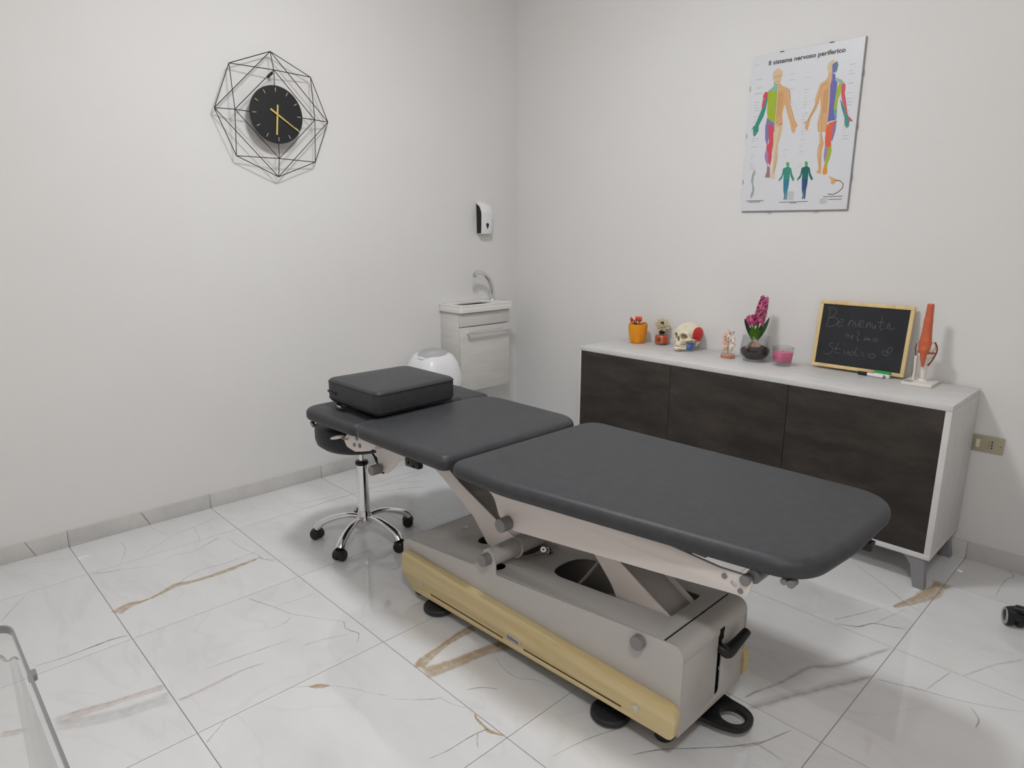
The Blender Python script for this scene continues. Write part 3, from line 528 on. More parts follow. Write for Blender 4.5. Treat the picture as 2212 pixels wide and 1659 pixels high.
# oblique veins on the skirting of the left wall (printed)
for y_, s_, w_ in ((-2.86, .03, .004), (-2.42, .035, .006), (-1.27, .02, .003), (-3.05, .03, .003), (-1.05, .02, .003)):
    bm = bmesh.new(); lay = bm.verts.layers.float.new('fade'); prev = None
    for k in range(6):
        t = k/5; c = Vector((.0094, y_+s_*(1-t), HB*t*.98+.001)); ring = []
        for o_, a_ in ((-1.3, 0), (-.5, 1), (.5, 1), (1.3, 0)):
            v = bm.verts.new(c+Vector((0, o_*w_*.5, 0))); v[lay] = a_; ring.append(v)
        if prev:
            for q in range(3): bm.faces.new((prev[q], prev[q+1], ring[q+1], ring[q]))
        prev = ring
    mesh_obj('marble_vein', bm_me(bm), 'vein_slate', skl, smooth=False)
# ceiling lamps; the second is an assumed fill, added for camera-side light
for k, (lx, ly, pw, sz) in enumerate(LAMPS):
    t = thing('ceiling_lamp', (lx, ly, CEIL), ('round white ceiling lamp above the treatment table', 'added unseen fill lamp, round and white, above the glass desk')[k], 'lamp', 'ceiling lamps')
    lathe('lamp_rim', [(0, -.03), (sz/2+.010, -.03), (sz/2+.016, -.02), (sz/2+.016, 0), (0, 0)], (lx, ly, CEIL), 'lamp_white', t, 48)
    lathe('diffuser', [(sz/2, -.031)] + [(sz/2*cos(pi/2*i/8), -.032-.085*sin(pi/2*i/8)) for i in range(1, 8)] + [(0, -.117)], (lx, ly, CEIL), 'lamp_glow_%d' % k, t, 40)

# ================================================================== TREATMENT TABLE
TT = thing('treatment_table', (1.95, -1.69, 0), 'grey padded electric treatment table on a wooden-sided steel base', 'treatment table')
ZT = 0.65
def dens(P, m=.03):
    out = []
    for i in range(len(P)):
        a = Vector(P[i]); b = Vector(P[(i+1) % len(P)]); k = max(1, int((b-a).length/m))
        for q in range(k): out.append(tuple(a.lerp(b, q/k)))
    return out
legc = round_poly([(1.712, -1.970), (1.95, -1.970), (2.770, -1.833), (2.790, -1.60), (2.782, -1.254), (1.95, -1.270), (1.715, -1.272)], [.055, .5, .12, .5, .14, .5, .09], 10)
mesh_obj('leg_cushion', cushion_me(dens(legc), .602, ZT, .026, .004), 'leatherette', TT, angle=0)
backc = round_poly([(1.135, -1.975), (1.688, -1.965), (1.700, -1.290), (1.150, -1.290)], [.09, .045, .12, .12], 10)
mesh_obj('backrest_cushion', cushion_me(dens(backc), .600, ZT+.002, .026, .004), 'leatherette', TT, angle=0)
# head section: centre pad and two arm pads, all hung lower than the backrest
mesh_obj('face_pad', cushion_me(dens(round_poly([(.72, -1.768), (1.125, -1.768), (1.125, -1.405), (.72, -1.405)], [.1, .03, .03, .1], 10)), .608, .652, .02, .002), 'leatherette', TT, angle=0)
for yy, x0 in ((-1.875, .755), (-1.315, .80)):
    c = dens(round_poly([(x0, yy-.10), (1.15 if yy < -1.6 else 1.11, yy-.085), (1.15 if yy < -1.6 else 1.11, yy+.075+.028*(yy < -1.6)), (x0, yy+.085+.018*(yy < -1.6))], [.085, .04, .03, .085], 10))
    mesh_obj('arm_pad', cushion_me(c, .592-.006*(yy > -1.6), .640-.006*(yy > -1.6), .022, .004), 'leatherette', TT, angle=0)
# side beams
beam = round_poly([(1.10, .592), (2.22, .590), (2.56, .571), (2.648, .577), (2.637, .524), (2.40, .492), (1.865, .425), (1.80, .452), (1.775, .515), (1.70, .545), (1.55, .557), (1.10, .555)],
                  [.01, .2, .1, .02, .022, .3, .035, .03, .06, .05, .1, .01], 8)
for y_ in (-1.825, -1.425):
    b_ = plate('side_beam', [beam] + [[(cx+rr*cos(2*pi*k/20), cz+rr*sin(2*pi*k/20)) for k in range(20)] for cx, cz, rr in ((2.602, .545, .0085),)], .010, 'white_steel', TT, 'xz', y_, .0012)
    sg = -1 if y_ < -1.6 else 1
    for bx, bz in ((2.578, .556), (2.620, .534)):
        cyl('bolt', (bx, y_+sg*.004, bz), (bx, y_+sg*.008, bz), .007, 'grey_plastic', b_, seg=16)
# inner lips of beams (folded flange along the bottom) and cross members
for y_ in (-1.80, -1.45):
    bm = bmesh.new(); b_box(bm, 1.75, 2.52, y_-.018, y_+.018, .575, .590, .001); mesh_obj('seat_rail', bm_me(bm), 'inner_steel', TT)
for x_ in (1.30, 1.62, 1.80, 2.45): box('cross_member', x_-.02, x_+.02, -1.819, -1.431, .560, .600, 'inner_steel', TT)
cyl('foot_tube', (2.640, -1.815, .572), (2.640, -1.435, .572), .017, 'grey_plastic', TT)
cyl('foot_tube', (2.630, -1.838, .566), (2.630, -1.818, .566), .0125, 'grey_plastic', TT)
# hinge block under the leg cushion (two small rollers seen under the foot end)
for x_, r_a in ((2.712, .0075), (2.728, .009)): cyl('roller', (x_, -1.824, .592), (x_, -1.80, .592), r_a, 'grey_plastic', TT, seg=20)
box('foot_stop', 2.70, 2.76, -1.31, -1.285, .575, .603, 'black_plastic', TT)
box('foot_stop', 2.766, 2.792, -1.518, -1.490, .584, .606, 'black_plastic', TT)
# rear lift arm (towards the head) and front lift arm
rear = round_poly([(1.20, .565), (1.27, .570), (1.485, .452), (1.681, .370), (1.79, .330), (1.815, .300), (1.79, .262), (1.74, .262), (1.637, .262), (1.560, .345), (1.497, .382), (1.383, .444), (1.19, .54)],
                  [.02, .02, .1, .1, .03, .04, .04, .03, .03, .1, .1, .1, .02], 6)
front = round_poly([(2.215, .22), (2.41, .22), (2.392, .300), (2.195, .412), (2.03, .505), (1.96, .570), (1.92, .560), (1.98, .49), (2.109, .395), (2.19, .31)], [0, 0, .03, .3, .3, .03, .03, .2, .2, .2], 6)
for nm, poly, ya, yb in (('lift_arm', rear, -1.73, -1.575), ('lift_arm', front, -1.722, -1.60)):
    la = plate(nm, [poly], .006, 'white_steel', TT, 'xz', ya, .001)
    plate('far_plate', [poly], .006, 'white_steel', la, 'xz', yb, .001)
    # cross web between the two plates
    bm = bmesh.new()
    if poly is rear: seg_ = [(1.26, .548), (1.48, .432), (1.68, .345), (1.76, .31)]
    else: seg_ = [(1.97, .552), (2.19, .402), (2.375, .292), (2.39, .24)]
    pr = None
    for x_, z_ in seg_:
        q = [bm.verts.new((x_, ya+.003, z_)), bm.verts.new((x_, yb-.003, z_)), bm.verts.new((x_-.003, yb-.003, z_-.005)), bm.verts.new((x_-.003, ya+.003, z_-.005))]
        if pr:
            for k in range(4): bm.faces.new((pr[k], pr[(k+1) % 4], q[(k+1) % 4], q[k]))
        pr = q
    mesh_obj('web', bm_me(bm), 'grey_steel', la)
cyl('pivot_tube', (1.775, -1.848, .306), (1.775, -1.735, .306), .031, 'grey_steel', TT, bev=.002)
cyl('pivot_tube', (1.775, -1.726, .306), (1.775, -1.536, .306), .031, 'grey_steel', TT, bev=.002)
# end caps of the pivots
CAPS = [((1.775, -1.885, .306), (1.775, -1.853, .306), .020), ((2.372, -1.878, .296), (2.372, -1.856, .296), .0195), ((1.845, -1.870, .447), (1.845, -1.830, .447), .0225), ((1.150, -1.895, .448), (1.150, -1.853, .448), .0200)]
for p0, p1, r in CAPS: cyl('pivot_cap', p0, p1, r, 'grey_plastic', TT, bev=.0015)
# ---- base body
def ztop(x): return .216 + (x-1.333)*.1012
side = [(1.325, .060), (1.292, .100), (1.292, .195), (1.315, ztop(1.315)), (1.735, ztop(1.735)), (1.742, .300), (1.752, .328), (1.775, .341), (1.799, .328), (1.809, .30), (1.811, ztop(1.811)-.004), (2.42, ztop(2.42)), (2.499, .334), (2.500, .25), (2.497, .090), (2.46, .070)]
side = round_poly(side, [.02, .03, .02, .02, .01, .01, .012, .012, .012, .01, .003, .02, .054, .02, .02, .02], 8)
side_far = round_poly([(1.325, .060), (1.292, .100), (1.292, .195), (1.315, ztop(1.315)), (2.42, ztop(2.42)), (2.497, .330), (2.500, .18), (2.46, .080)], [.02, .03, .02, .02, .04, .075, .06, .03], 8)
body = thing('base_body', (1.9, -1.69, .06), parent=TT)
plate('side_panel', [side], .005, 'grey_steel', body, 'xz', -1.8525, .001)
plate('side_panel', [side_far], .005, 'grey_steel', body, 'xz', -1.5175, .001)
# top sheet with its openings: outline in sheet coordinates (x, y), tilted with the wedge
def sheet_T():
    a = math.atan(.1012); T = Matrix.Translation((1.333, 0, .2135)) @ Matrix.Rotation(-a, 4, 'Y'); return T
ca = 1/cos(math.atan(.1012))
def sx(x): return (x-1.333)*ca
hole1 = round_poly([(sx(1.928), -1.742), (sx(2.388), -1.742), (sx(2.388), -1.578), (sx(1.928), -1.578)], [.075, .012, .02, .075], 10)
hole2 = [(sx(1.578)+.042*cos(2*pi*k/28), -1.665+.050*sin(2*pi*k/28)) for k in range(28)]
hole3 = [(sx(1.765)+.036*cos(2*pi*k/28), -1.812+.030*sin(2*pi*k/28)) for k in range(28)]
hole4 = [(sx(1.760)+.034*cos(2*pi*k/28), -1.650+.055*sin(2*pi*k/28)) for k in range(28)]
top_out = [(sx(1.312), -1.8495), (sx(2.4365), -1.8495), (sx(2.4365), -1.5205), (sx(1.312), -1.5205)]
plate('top_sheet', [top_out, hole1, hole2, hole3, hole4], .004, 'grey_steel', body, T=sheet_T(), bev=.0006)
# end sheets: bent profile with slot
def bent(name, prof, y0, y1, hole=None):
    bm = bmesh.new(); pr = None
    for x_, z_ in prof:
        q = [bm.verts.new((x_, y0, z_)), bm.verts.new((x_, y1, z_))]
        if pr: bm.faces.new((pr[0], pr[1], q[1], q[0]))
        pr = q
    bmesh.ops.solidify(bm, geom=bm.faces[:], thickness=-.003)
    return mesh_obj(name, bm_me(bm), 'grey_steel', body)
prof_end = sorted([(p[0]-.001, p[1]-.001) for p in side if p[0] > 2.4445 and p[1] > .286], key=lambda p: (p[0], -p[1]))
prof_end = [(2.4435, ztop(2.4435)-.001)] + prof_end + [(2.4965, .2845)]
inner = [(x_-.003*(x_-2.40)/.1-.0005, z_-.003) for x_, z_ in prof_end[:-1]] + [(2.4930, .2845)]
plate('end_sheet', [prof_end + inner[::-1]], .328, 'grey_steel', body, 'xz', -1.685, 0)
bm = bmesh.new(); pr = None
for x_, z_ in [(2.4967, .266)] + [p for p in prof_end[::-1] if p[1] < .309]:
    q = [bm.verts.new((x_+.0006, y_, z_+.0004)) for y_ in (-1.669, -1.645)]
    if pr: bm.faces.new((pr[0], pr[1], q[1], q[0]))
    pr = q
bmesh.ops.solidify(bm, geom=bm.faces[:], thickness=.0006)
mesh_obj('slot_top_shade', bm_me(bm), 'dark_void', body)  # dark patch on the bend, standing in for shade in the slot
slot = round_poly([(-1.669, .096), (-1.645, .096), (-1.645, .282), (-1.669, .282)], [.011, .011, .001, .001], 6)
plate('end_sheet', [[(-1.8495, .07), (-1.5205, .07), (-1.5205, .2835), (-1.8495, .2835)], slot], .004, 'grey_steel', body, 'yz', 2.4935, .0004)
bent('end_sheet', [(1.308, ztop(1.308)-.002), (1.298, ztop(1.298)-.012), (1.296, .19), (1.296, .10), (1.325, .064)], -1.8495, -1.5205)
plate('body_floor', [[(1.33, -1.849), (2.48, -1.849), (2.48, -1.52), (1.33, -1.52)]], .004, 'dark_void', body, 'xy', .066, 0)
box('gap_shade', 2.437, 2.4435, -1.849, -1.521, ztop(2.44)-.012, ztop(2.44)-.006, 'dark_void', body, 0)  # dark strip added so the gap reads as shaded
box('slot_shade', 2.468, 2.472, -1.70, -1.61, .09, .290, 'dark_void', body, 0)  # dark sheet added behind the slot as its inner shade
# lift motor, box and cables visible through the big opening
cyl('motor', (2.02, -1.66, .15), (2.22, -1.66, .19), .052, 'black_plastic', TT, bev=.006)
box('control_box', 2.10, 2.30, -1.60, -1.53, .07, .20, 'black_plastic', TT)
box('control_box', 1.98, 2.12, -1.735, -1.69, .07, .14, 'grey_plastic', TT)
tube('cable', spline([(1.96, -1.725, .13), (1.985, -1.69, .20), (2.02, -1.63, .27), (2.05, -1.59, .345), (2.03, -1.55, .42), (1.98, -1.54, .52)]), .006, 'cable_grey', TT, 8)
tube('cable', spline([(2.19, -1.60, .30), (2.16, -1.63, .25), (2.11, -1.66, .235), (2.07, -1.70, .22), (2.04, -1.72, .16)]), .0045, 'cable_grey', TT, 8)
tube('cable', spline([(2.22, -1.61, .24), (2.18, -1.65, .262), (2.13, -1.70, .240), (2.10, -1.725, .15)]), .0045, 'cable_grey', TT, 8)
tube('cable', spline([(2.15, -1.585, .31), (2.14, -1.62, .25), (2.19, -1.66, .25), (2.21, -1.70, .17)]), .004, 'cable_grey', TT, 8)
# release lever in the end slot
tube('slot_lever', spline([(2.480, -1.657, .246), (2.503, -1.658, .242), (2.512, -1.645, .232), (2.518, -1.610, .244), (2.524, -1.572, .262), (2.526, -1.562, .268)], 4), [.010, .012, .013, .014, .015, .016, .017, .018, .0185, .018, .017, .016, .015, .014, .0135, .013, .0125, .012, .011, .009, .004], 'black_plastic', TT, 14, flat=(1, .9))
# wood panels with grooves, logo, screws
def woodpts(y):
    return round_poly([(1.312, .095), (1.322, .1755), (2.503, .170), (2.501, .076), (2.45, .076), (1.390, .038)], [.02, .018, .03, .03, .012, .05], 8)
for y_, sg in ((-1.8685, -1), (-1.5025, 1)):
    gro = lambda a, b, z0, z1: round_poly([(a, z0-.0034), (b, z1-.0034), (b, z1+.0034), (a, z0+.0034)], .002, 3)
    wp = plate('wood_panel', [woodpts(y_), gro(1.490, 1.872, .065, .072), gro(1.962, 2.338, .077, .089)], .0255, 'maple', TT, 'xz', y_, .0015)
    plate('groove_backing', [[(1.47, .052), (2.36, .072), (2.36, .097), (1.47, .079)]], .003, 'groove', wp, 'xz', y_+sg*.0085, 0)
    if sg < 0:
        pl = plate('logo_plate', [round_poly([(1.888, .081), (1.952, .080), (1.952, .100), (1.888, .103)], .006, 5)], .002, 'brushed', wp, 'xz', y_-.0135, .0005)
        T = Matrix.Translation((1.893, y_-.0149, .0862)) @ Matrix.Rotation(radians(-1.5), 4, Vector((0, -1, 0))) @ AX['xz']
        mesh_obj('lettering', text_me('TOWER', .0150, T, .0002, width=.053), 'brown_dark', pl, smooth=False)
    for x_, z_ in ((1.441, .088), (2.386, .115)):
        cyl('screw_cap', (x_, y_+sg*.010, z_), (x_, y_+sg*.0160, z_), .0095, 'brushed', wp, seg=20)
# engraved model script on the top sheet
T = sheet_T() @ Matrix.Translation((sx(1.815), -1.685, .0023)) @ Matrix.Rotation(radians(64), 4, 'Z')
mesh_obj('engraving', text_me('Simplex', .024, T, .0001, shear=.3), 'inner_steel', body, smooth=False)
# small keyhole and key bunch in the lock on the top
lathe('lock_ring', [(0, .0), (.010, 0), (.010, .003), (.006, .003), (.006, .001), (0, .001)], (1.415, -1.650, ztop(1.415)), 'brushed', TT, 20)
cyl('key_lock', (1.838, -1.632, .262), (1.838, -1.632, .285), .007, 'black_plastic', TT)
for dx, dy, rz in ((0, 0, .2), (.010, -.010, -.3), (-.012, -.008, .6)):
    bm = bmesh.new(); 
    b_lathe(bm, [(.004, -.001), (.010, -.001), (.010, .001), (.004, .001), (.004, -.001)], 16, Matrix.Translation((1.838+dx, -1.640+dy, .283)) @ Matrix.Rotation(rz, 4, 'Z') @ Matrix.Rotation(radians(75), 4, 'X'))
    b_box(bm, -.003, .003, -.001, .001, -.026, -.006, 0, M_=Matrix.Translation((1.838+dx, -1.640+dy, .290)) @ Matrix.Rotation(rz, 4, 'Z'))
    mesh_obj('key', bm_me(bm), 'chrome', TT)
# feet, pedals
for x_, y_ in ((1.365, -1.825), (2.425, -1.797), (1.365, -1.53), (2.43, -1.53)):
    lathe('rubber_foot', [(0, 0), (.024, 0), (.027, .004), (.027, .018), (.018, .024), (.010, .026), (.010, .068), (0, .068)], (x_, y_, 0), 'black_rubber', TT, 24)
def pedal(cx, cy):
    pd = lathe('pedal_disc', [(0, .004), (.050, .004), (.057, .010), (.057, .018), (.052, .024), (.046, .025), (0, .025)], (cx, cy, 0), 'black_rubber', TT, 36)
    for a in (0, pi/2):
        bm = bmesh.new(); b_box(bm, -.030 if a == 0 else -.012, .030 if a == 0 else .012, -.006, .006, .024, .031, .002, M_=Matrix.Translation((cx, cy, 0)) @ Matrix.Rotation(a+.6, 4, 'Z')); mesh_obj('rib', bm_me(bm), 'black_plastic', pd)
    box('pedal_arm', cx-.012, cx+.012, cy, cy+.12, .012, .022, 'black_plastic', TT)
    cyl('pedal_foot', (cx, cy+.09, 0), (cx, cy+.09, .07), .018, 'black_rubber', TT)
pedal(1.508, -1.855); pedal(2.276, -1.842)
loop = [(2.40, -1.74), (2.47, -1.705), (2.53, -1.692), (2.572, -1.672), (2.588, -1.635), (2.580, -1.597), (2.55, -1.575), (2.50, -1.570), (2.42, -1.560), (2.40, -1.60)]
eye = [(2.535+.034*cos(2*pi*k/24), -1.632+.031*sin(2*pi*k/24)) for k in range(24)]
plate('foot_loop', [[(v.x, v.y) for v in cyc_spline([(a, b, 0) for a, b in loop], 5)], eye], .016, 'black_plastic', TT, 'xy', .030, .004)
cyl('loop_post', (2.43, -1.64, .0), (2.43, -1.64, .066), .02, 'black_plastic', TT)
# ---- head bracket with lever paddle and bolts, hand switch
hb = round_poly([(1.085, .575), (1.345, .590), (1.40, .560), (1.34, .530), (1.27, .505), (1.215, .455), (1.185, .432), (1.150, .432), (1.127, .455), (1.115, .51), (1.075, .545)], [.01, .01, .02, .1, .1, .03, .03, .02, .03, .05, .02], 6)
plate('head_bracket', [hb], .006, 'white_steel', TT, 'xz', -1.842, .001)
plate('head_bracket', [hb], .006, 'white_steel', TT, 'xz', -1.42, .001)
plate('bracket_web', [round_poly([(1.34, -1.838), (1.40, -1.838), (1.40, -1.70), (1.30, -1.70)], .02, 4)], .004, 'grey_steel', TT, 'xy', .548, .0006)
hinge = round_poly([(1.052, .578), (1.097, .595), (1.235, .612), (1.262, .585), (1.213, .552), (1.165, .538), (1.110, .524), (1.050, .530), (1.03, .556)], [.01, .01, .01, .01, .02, .02, .02, .02, .01], 5)
hg = plate('hinge_plate', [hinge], .008, 'white_steel', TT, 'xz', -1.93, .0015)
for x_, z_ in ((1.110, .552), (1.148, .557), (1.13, .582)):
    cyl('bolt', (x_, -1.938, z_), (x_, -1.933, z_), .0085, 'grey_plastic', hg, seg=18)
box('hinge_arm', 1.05, 1.24, -1.928, -1.84, .560, .575, 'white_steel', TT)
bm = bmesh.new(); bmesh.ops.create_icosphere(bm, subdivisions=3, radius=1)
bm.transform(Matrix.Translation((.985, -1.935, .553)) @ Matrix.Rotation(radians(-18), 4, 'Y') @ Matrix.Diagonal((.045, .022, .0075, 1))); mesh_obj('lever_paddle', bm_me(bm), 'white_steel', TT)
tube('lever_rod', [(1.02, -1.932, .556), (1.06, -1.93, .562), (1.07, -1.93, .575)], .005, 'grey_plastic', TT)
bm = bmesh.new(); b_box(bm, -.040, .040, -.012, .012, -.016, .016, .006, M_=Matrix.Translation((1.432, -1.893, .553)) @ Matrix.Rotation(radians(-4), 4, 'Y'))
sw = mesh_obj('hand_switch', bm_me(bm), 'black_plastic', TT)
for dx in (-.016, .014):
    bm = bmesh.new(); v = [bm.verts.new(p) for p in ((1.432+dx-.006, -1.9056, .550), (1.432+dx+.006, -1.9056, .550), (1.432+dx, -1.9056, .562 if dx < 0 else .540))]; bm.faces.new(v); bmesh.ops.solidify(bm, geom=bm.faces[:], thickness=.0004)
    mesh_obj('arrow_mark', bm_me(bm), 'cable_grey', sw, smooth=False)
box('switch_clip', 1.41, 1.45, -1.882, -1.83, .568, .578, 'black_plastic', TT)
# ---- pillow with zip and strap, resting on the face pad
pil = round_poly([(.812, -1.884), (1.190, -1.880), (1.172, -1.480), (.816, -1.480)], [.05, .035, .05, .06], 10)
PW = thing('treatment_pillow', (.99, -1.66, .656), 'thick dark grey box pillow with a zip lying on the head end', 'pillow')
mesh_obj('pillow_cover', cushion_me(dens(pil, .02), .657, .757, .017, .008, rb=.028), 'leatherette', PW, angle=0)
seam = [(p[0], p[1], .7455) for p in offset_poly(dens(pil, .02), .0005)]; seam.append(seam[0])
tube('piping', seam, .0022, 'seam', PW, 6)
tube('piping', [(a, b, .678) for a, b, c in seam], .0018, 'seam', PW, 6)
tube('zip', [(.8125, -1.82, .705), (.8135, -1.852, .705), (.826, -1.875, .705), (.85, -1.886, .705), (.905, -1.886, .704)], .0045, 'black_plastic', PW, 8, flat=(1.3, .5))
tube('strap', [(.90, -1.873, .664), (.93, -1.888, .660), (.96, -1.888, .657), (.98, -1.886, .662)], .005, 'black_plastic', PW, 8, flat=(2, .5))
box('buckle', .925, .955, -1.899, -1.889, .655, .666, 'chrome', PW)

# ================================================================== STOOL
SX, SY = .82, -1.735
ST = thing('rolling_stool', (SX, SY, 0), 'black padded rolling stool with chrome star base behind the table head', 'stool')
lathe('seat', [(0, .434), (.11, .436), (.160, .446), (.182, .464), (.188, .485), (.188, .525), (.182, .540), (.168, .548), (.08, .552), (0, .553)], (SX, SY, 0), 'black_leatherette', ST, 56)
tube('seat_strap', [(SX-.115, SY-.150, .525), (SX-.130, SY-.152, .540), (SX-.120, SY-.142, .553)], .006, 'black_plastic', ST, 8, flat=(2, .6))
lathe('seat_plate', [(0, .412), (.022, .414), (.05, .426), (.055, .436), (0, .437)], (SX, SY, 0), 'black_plastic', ST, 32)
cyl('gas_piston', (SX, SY, .30), (SX, SY, .42), .0135, 'chrome', ST)
lathe('collar', [(.014, .349), (.026, .349), (.0285, .353), (.0285, .362), (.024, .366), (.014, .366)], (SX, SY, 0), 'black_plastic', ST, 32)
lathe('column', [(0, .085), (.026, .085), (.027, .10), (.0255, .12), (.0255, .350), (.014, .352), (0, .352)], (SX, SY, 0), 'chrome', ST, 40)
lathe('hub', [(0, .068), (.024, .066), (.031, .074), (.036, .092), (.034, .112), (.028, .130), (.0262, .138), (0, .138)], (SX, SY, 0), 'chrome', ST, 40)
RR = Vector((.695, .719, 0)); SP = Vector((SX, SY, 0)); VV = Vector((.2, -.2, 0)); Zv = lambda z: Vector((0, 0, z))
tube('height_lever', [SP+RR*.03+Zv(.425), SP+RR*.045+Zv(.405), SP+RR*.062+Zv(.375)], [.004, .004, .005], 'black_plastic', ST, 10)
tube('lever_grip', [SP+RR*.058+Zv(.382), SP+RR*.068+Zv(.364), SP+RR*.082+Zv(.338), SP+RR*.092+Zv(.316), SP+RR*.096+Zv(.308)], [.006, .009, .013, .013, .007], 'black_plastic', ST, 12)
for k in range(5):
    a = radians(-133+72*k); dx, dy = cos(a), sin(a)
    P = [(.020, .106), (.06, .112), (.10, .108), (.14, .098), (.175, .084), (.200, .068), (.213, .052)]
    bm = bmesh.new(); b_tube(bm, spline([(SX+dx*r, SY+dy*r, z) for r, z in P], 4), [.0115+.0095*min(1, i/24) for i in range(25)], 14, flat=(1.1, .9))
    lg = mesh_obj('leg', bm_me(bm), 'chrome', ST)
    cx, cy = SX+dx*.214, SY+dy*.214; b = a+radians(60+25*(k % 3)); wx, wy = cos(b), sin(b)
    bm = bmesh.new()
    for s in (-1, 1):
        b_cyl(bm, (cx+wx*s*.004, cy+wy*s*.004, .0235), (cx+wx*s*.025, cy+wy*s*.025, .0235), .0235, seg=24, bev=.004)
    cs = mesh_obj('caster', bm_me(bm), 'black_plastic', ST)
    bm = bmesh.new(); b_lathe(bm, [(0, .020), (.0235, .020), (.0260, .030), (.025, .041), (.016, .048), (.006, .046), (.006, .055), (0, .055)], 24, Matrix.Translation((cx, cy, 0))); mesh_obj('caster_hood', bm_me(bm), 'black_plastic', cs)
import numpy as np
def sdf_mesh(fn, lo, hi, h):
    """naive surface nets of fn(x,y,z)<0 on a grid of pitch h"""
    ax = [np.arange(a, b+h, h) for a, b in zip(lo, hi)]
    X, Y, Z = np.meshgrid(*ax, indexing='ij'); V = fn(X, Y, Z); S = V < 0
    n = [s-1 for s in V.shape]; P = np.zeros((*n, 3)); cnt = np.zeros(n)
    def sl(d): return tuple(slice(k, k+m) for k, m in zip(d, n))
    cor = [(i, j, k) for i in (0, 1) for j in (0, 1) for k in (0, 1)]
    for a in cor:
        for ax_ in range(3):
            if a[ax_] == 0:
                b = list(a); b[ax_] = 1; va, vb = V[sl(a)], V[sl(b)]; m = (va < 0) != (vb < 0)
                t = np.where(m, va/np.where(m, va-vb, 1), 0)
                for c in range(3): P[..., c] += np.where(m, a[c]+(t if c == ax_ else 0), 0)
                cnt += m
    act = cnt > 0; idx = -np.ones(n, int); idx[act] = np.arange(act.sum())
    ii, jj, kk = np.nonzero(act); q = P[act]/cnt[act][:, None]
    verts = np.stack([lo[0]+(ii+q[:, 0])*h, lo[1]+(jj+q[:, 1])*h, lo[2]+(kk+q[:, 2])*h], 1)
    faces = []
    for a in range(3):
        b, c = (a+1) % 3, (a+2) % 3
        s0 = [slice(1, m) for m in n]; s0[a] = slice(0, n[a]); s1 = list(s0); s1[a] = slice(1, n[a]+1)
        A, B = S[tuple(s0)], S[tuple(s1)]; w = np.nonzero(A != B); base = [w[d] + s0[d].start for d in range(3)]
        def cell(db, dc):
            e = [x.copy() for x in base]; e[b] -= db; e[c] -= dc; return idx[tuple(e)]
        F = np.stack([cell(0, 0), cell(1, 0), cell(1, 1), cell(0, 1)], 1); fl = A[w]; F[~fl] = F[~fl][:, ::-1]; faces += F[(F >= 0).all(1)].tolist()
    me = bpy.data.meshes.new('sdf'); me.from_pydata(verts.tolist(), [], faces); me.update()
    bm = bmesh.new(); bm.from_mesh(me); bmesh.ops.recalc_face_normals(bm, faces=bm.faces); bm.to_mesh(me); bm.free(); return me
def ell(X, Y, Z, c, r):
    k = np.sqrt(((X-c[0])/r[0])**2+((Y-c[1])/r[1])**2+((Z-c[2])/r[2])**2); return (k-1)*min(float(np.min(q)) for q in r)
def cap(X, Y, Z, a, b, ra, rb=None):
    rb = ra if rb is None else rb
    a = np.array(a, float); b = np.array(b, float); d = b-a; L = d@d
    t = np.clip(((X-a[0])*d[0]+(Y-a[1])*d[1]+(Z-a[2])*d[2])/L, 0, 1)
    return np.sqrt((X-a[0]-t*d[0])**2+(Y-a[1]-t*d[1])**2+(Z-a[2]-t*d[2])**2)-(ra+(rb-ra)*t)
def su(a, b, k): 
    h = np.clip(.5+.5*(b-a)/k, 0, 1); return b*(1-h)+a*h-k*h*(1-h)
def sub(a, b, k): return -su(-a, b, k)
def paint(me, fn):
    for p in me.polygons: p.material_index = fn(p.center, p.normal)

# ================================================================== SIDEBOARD
X0, X1, YF, ZB, ZS = .933, 2.690, -.420, .118, .730
SB = thing('sideboard', ((X0+X1)/2, -.21, 0), 'long white sideboard with three dark oxidised doors along the back wall', 'sideboard')
box('top_panel', X0, X1, YF, -.012, ZS-.022, ZS, 'white_lacquer', SB, .0012)
box('bottom_panel', X0+.0005, X1-.0005, YF+.0003, -.012, ZB, ZB+.022, 'white_lacquer', SB, .0012)
box('side_panel', X1-.022, X1, YF, -.012, ZB+.0225, ZS-.0225, 'white_lacquer', SB, .0008)
box('side_panel', X0, X0+.010, YF, -.012, ZB+.0225, ZS-.0225, 'white_lacquer', SB, .0008)
box('back_panel', X0+.02, X1-.02, -.022, -.013, ZB+.02, ZS-.02, 'white_lacquer', SB, 0)
for a, b in ((X0+.011, 1.5075), (1.5095, 2.0885), (2.0905, X1-.0235)):
    box('door', a, b, YF+.001, YF+.019, ZB+.024, ZS-.0145-.0085, 'oxide', SB, .0008)
for lx, sx_ in ((X0+.055, -1), (X1-.045, 1)):
    for ly, sy_ in ((YF+.03, -1), (-.065, 1)):
        bm = bmesh.new(); lv = []
        for t in (0, .12, .3, 1):
            z = ZB*(1-t); fl = .026*(1-t/.3)**2 if t < .3 else 0
            cx, cy = lx+sx_*.024*t, ly+sy_*.026*t; hx, hy = .026-.007*t, .024-.008*t
            xa, xb = cx-hx-(fl if sx_ > 0 else 0), cx+hx+(fl if sx_ < 0 else 0)
            lv.append([bm.verts.new(p) for p in ((xa, cy-hy, z), (xb, cy-hy, z), (xb, cy+hy, z), (xa, cy+hy, z))])
        for p, q in zip(lv, lv[1:]):
            for k in range(4): bm.faces.new((p[k], p[(k+1) % 4], q[(k+1) % 4], q[k]))
        bm.faces.new(lv[0]); bm.faces.new(lv[-1])
        mesh_obj('leg', bm_me(bm), 'leg_grey', SB, smooth=False)
ZI = ZS+.0004
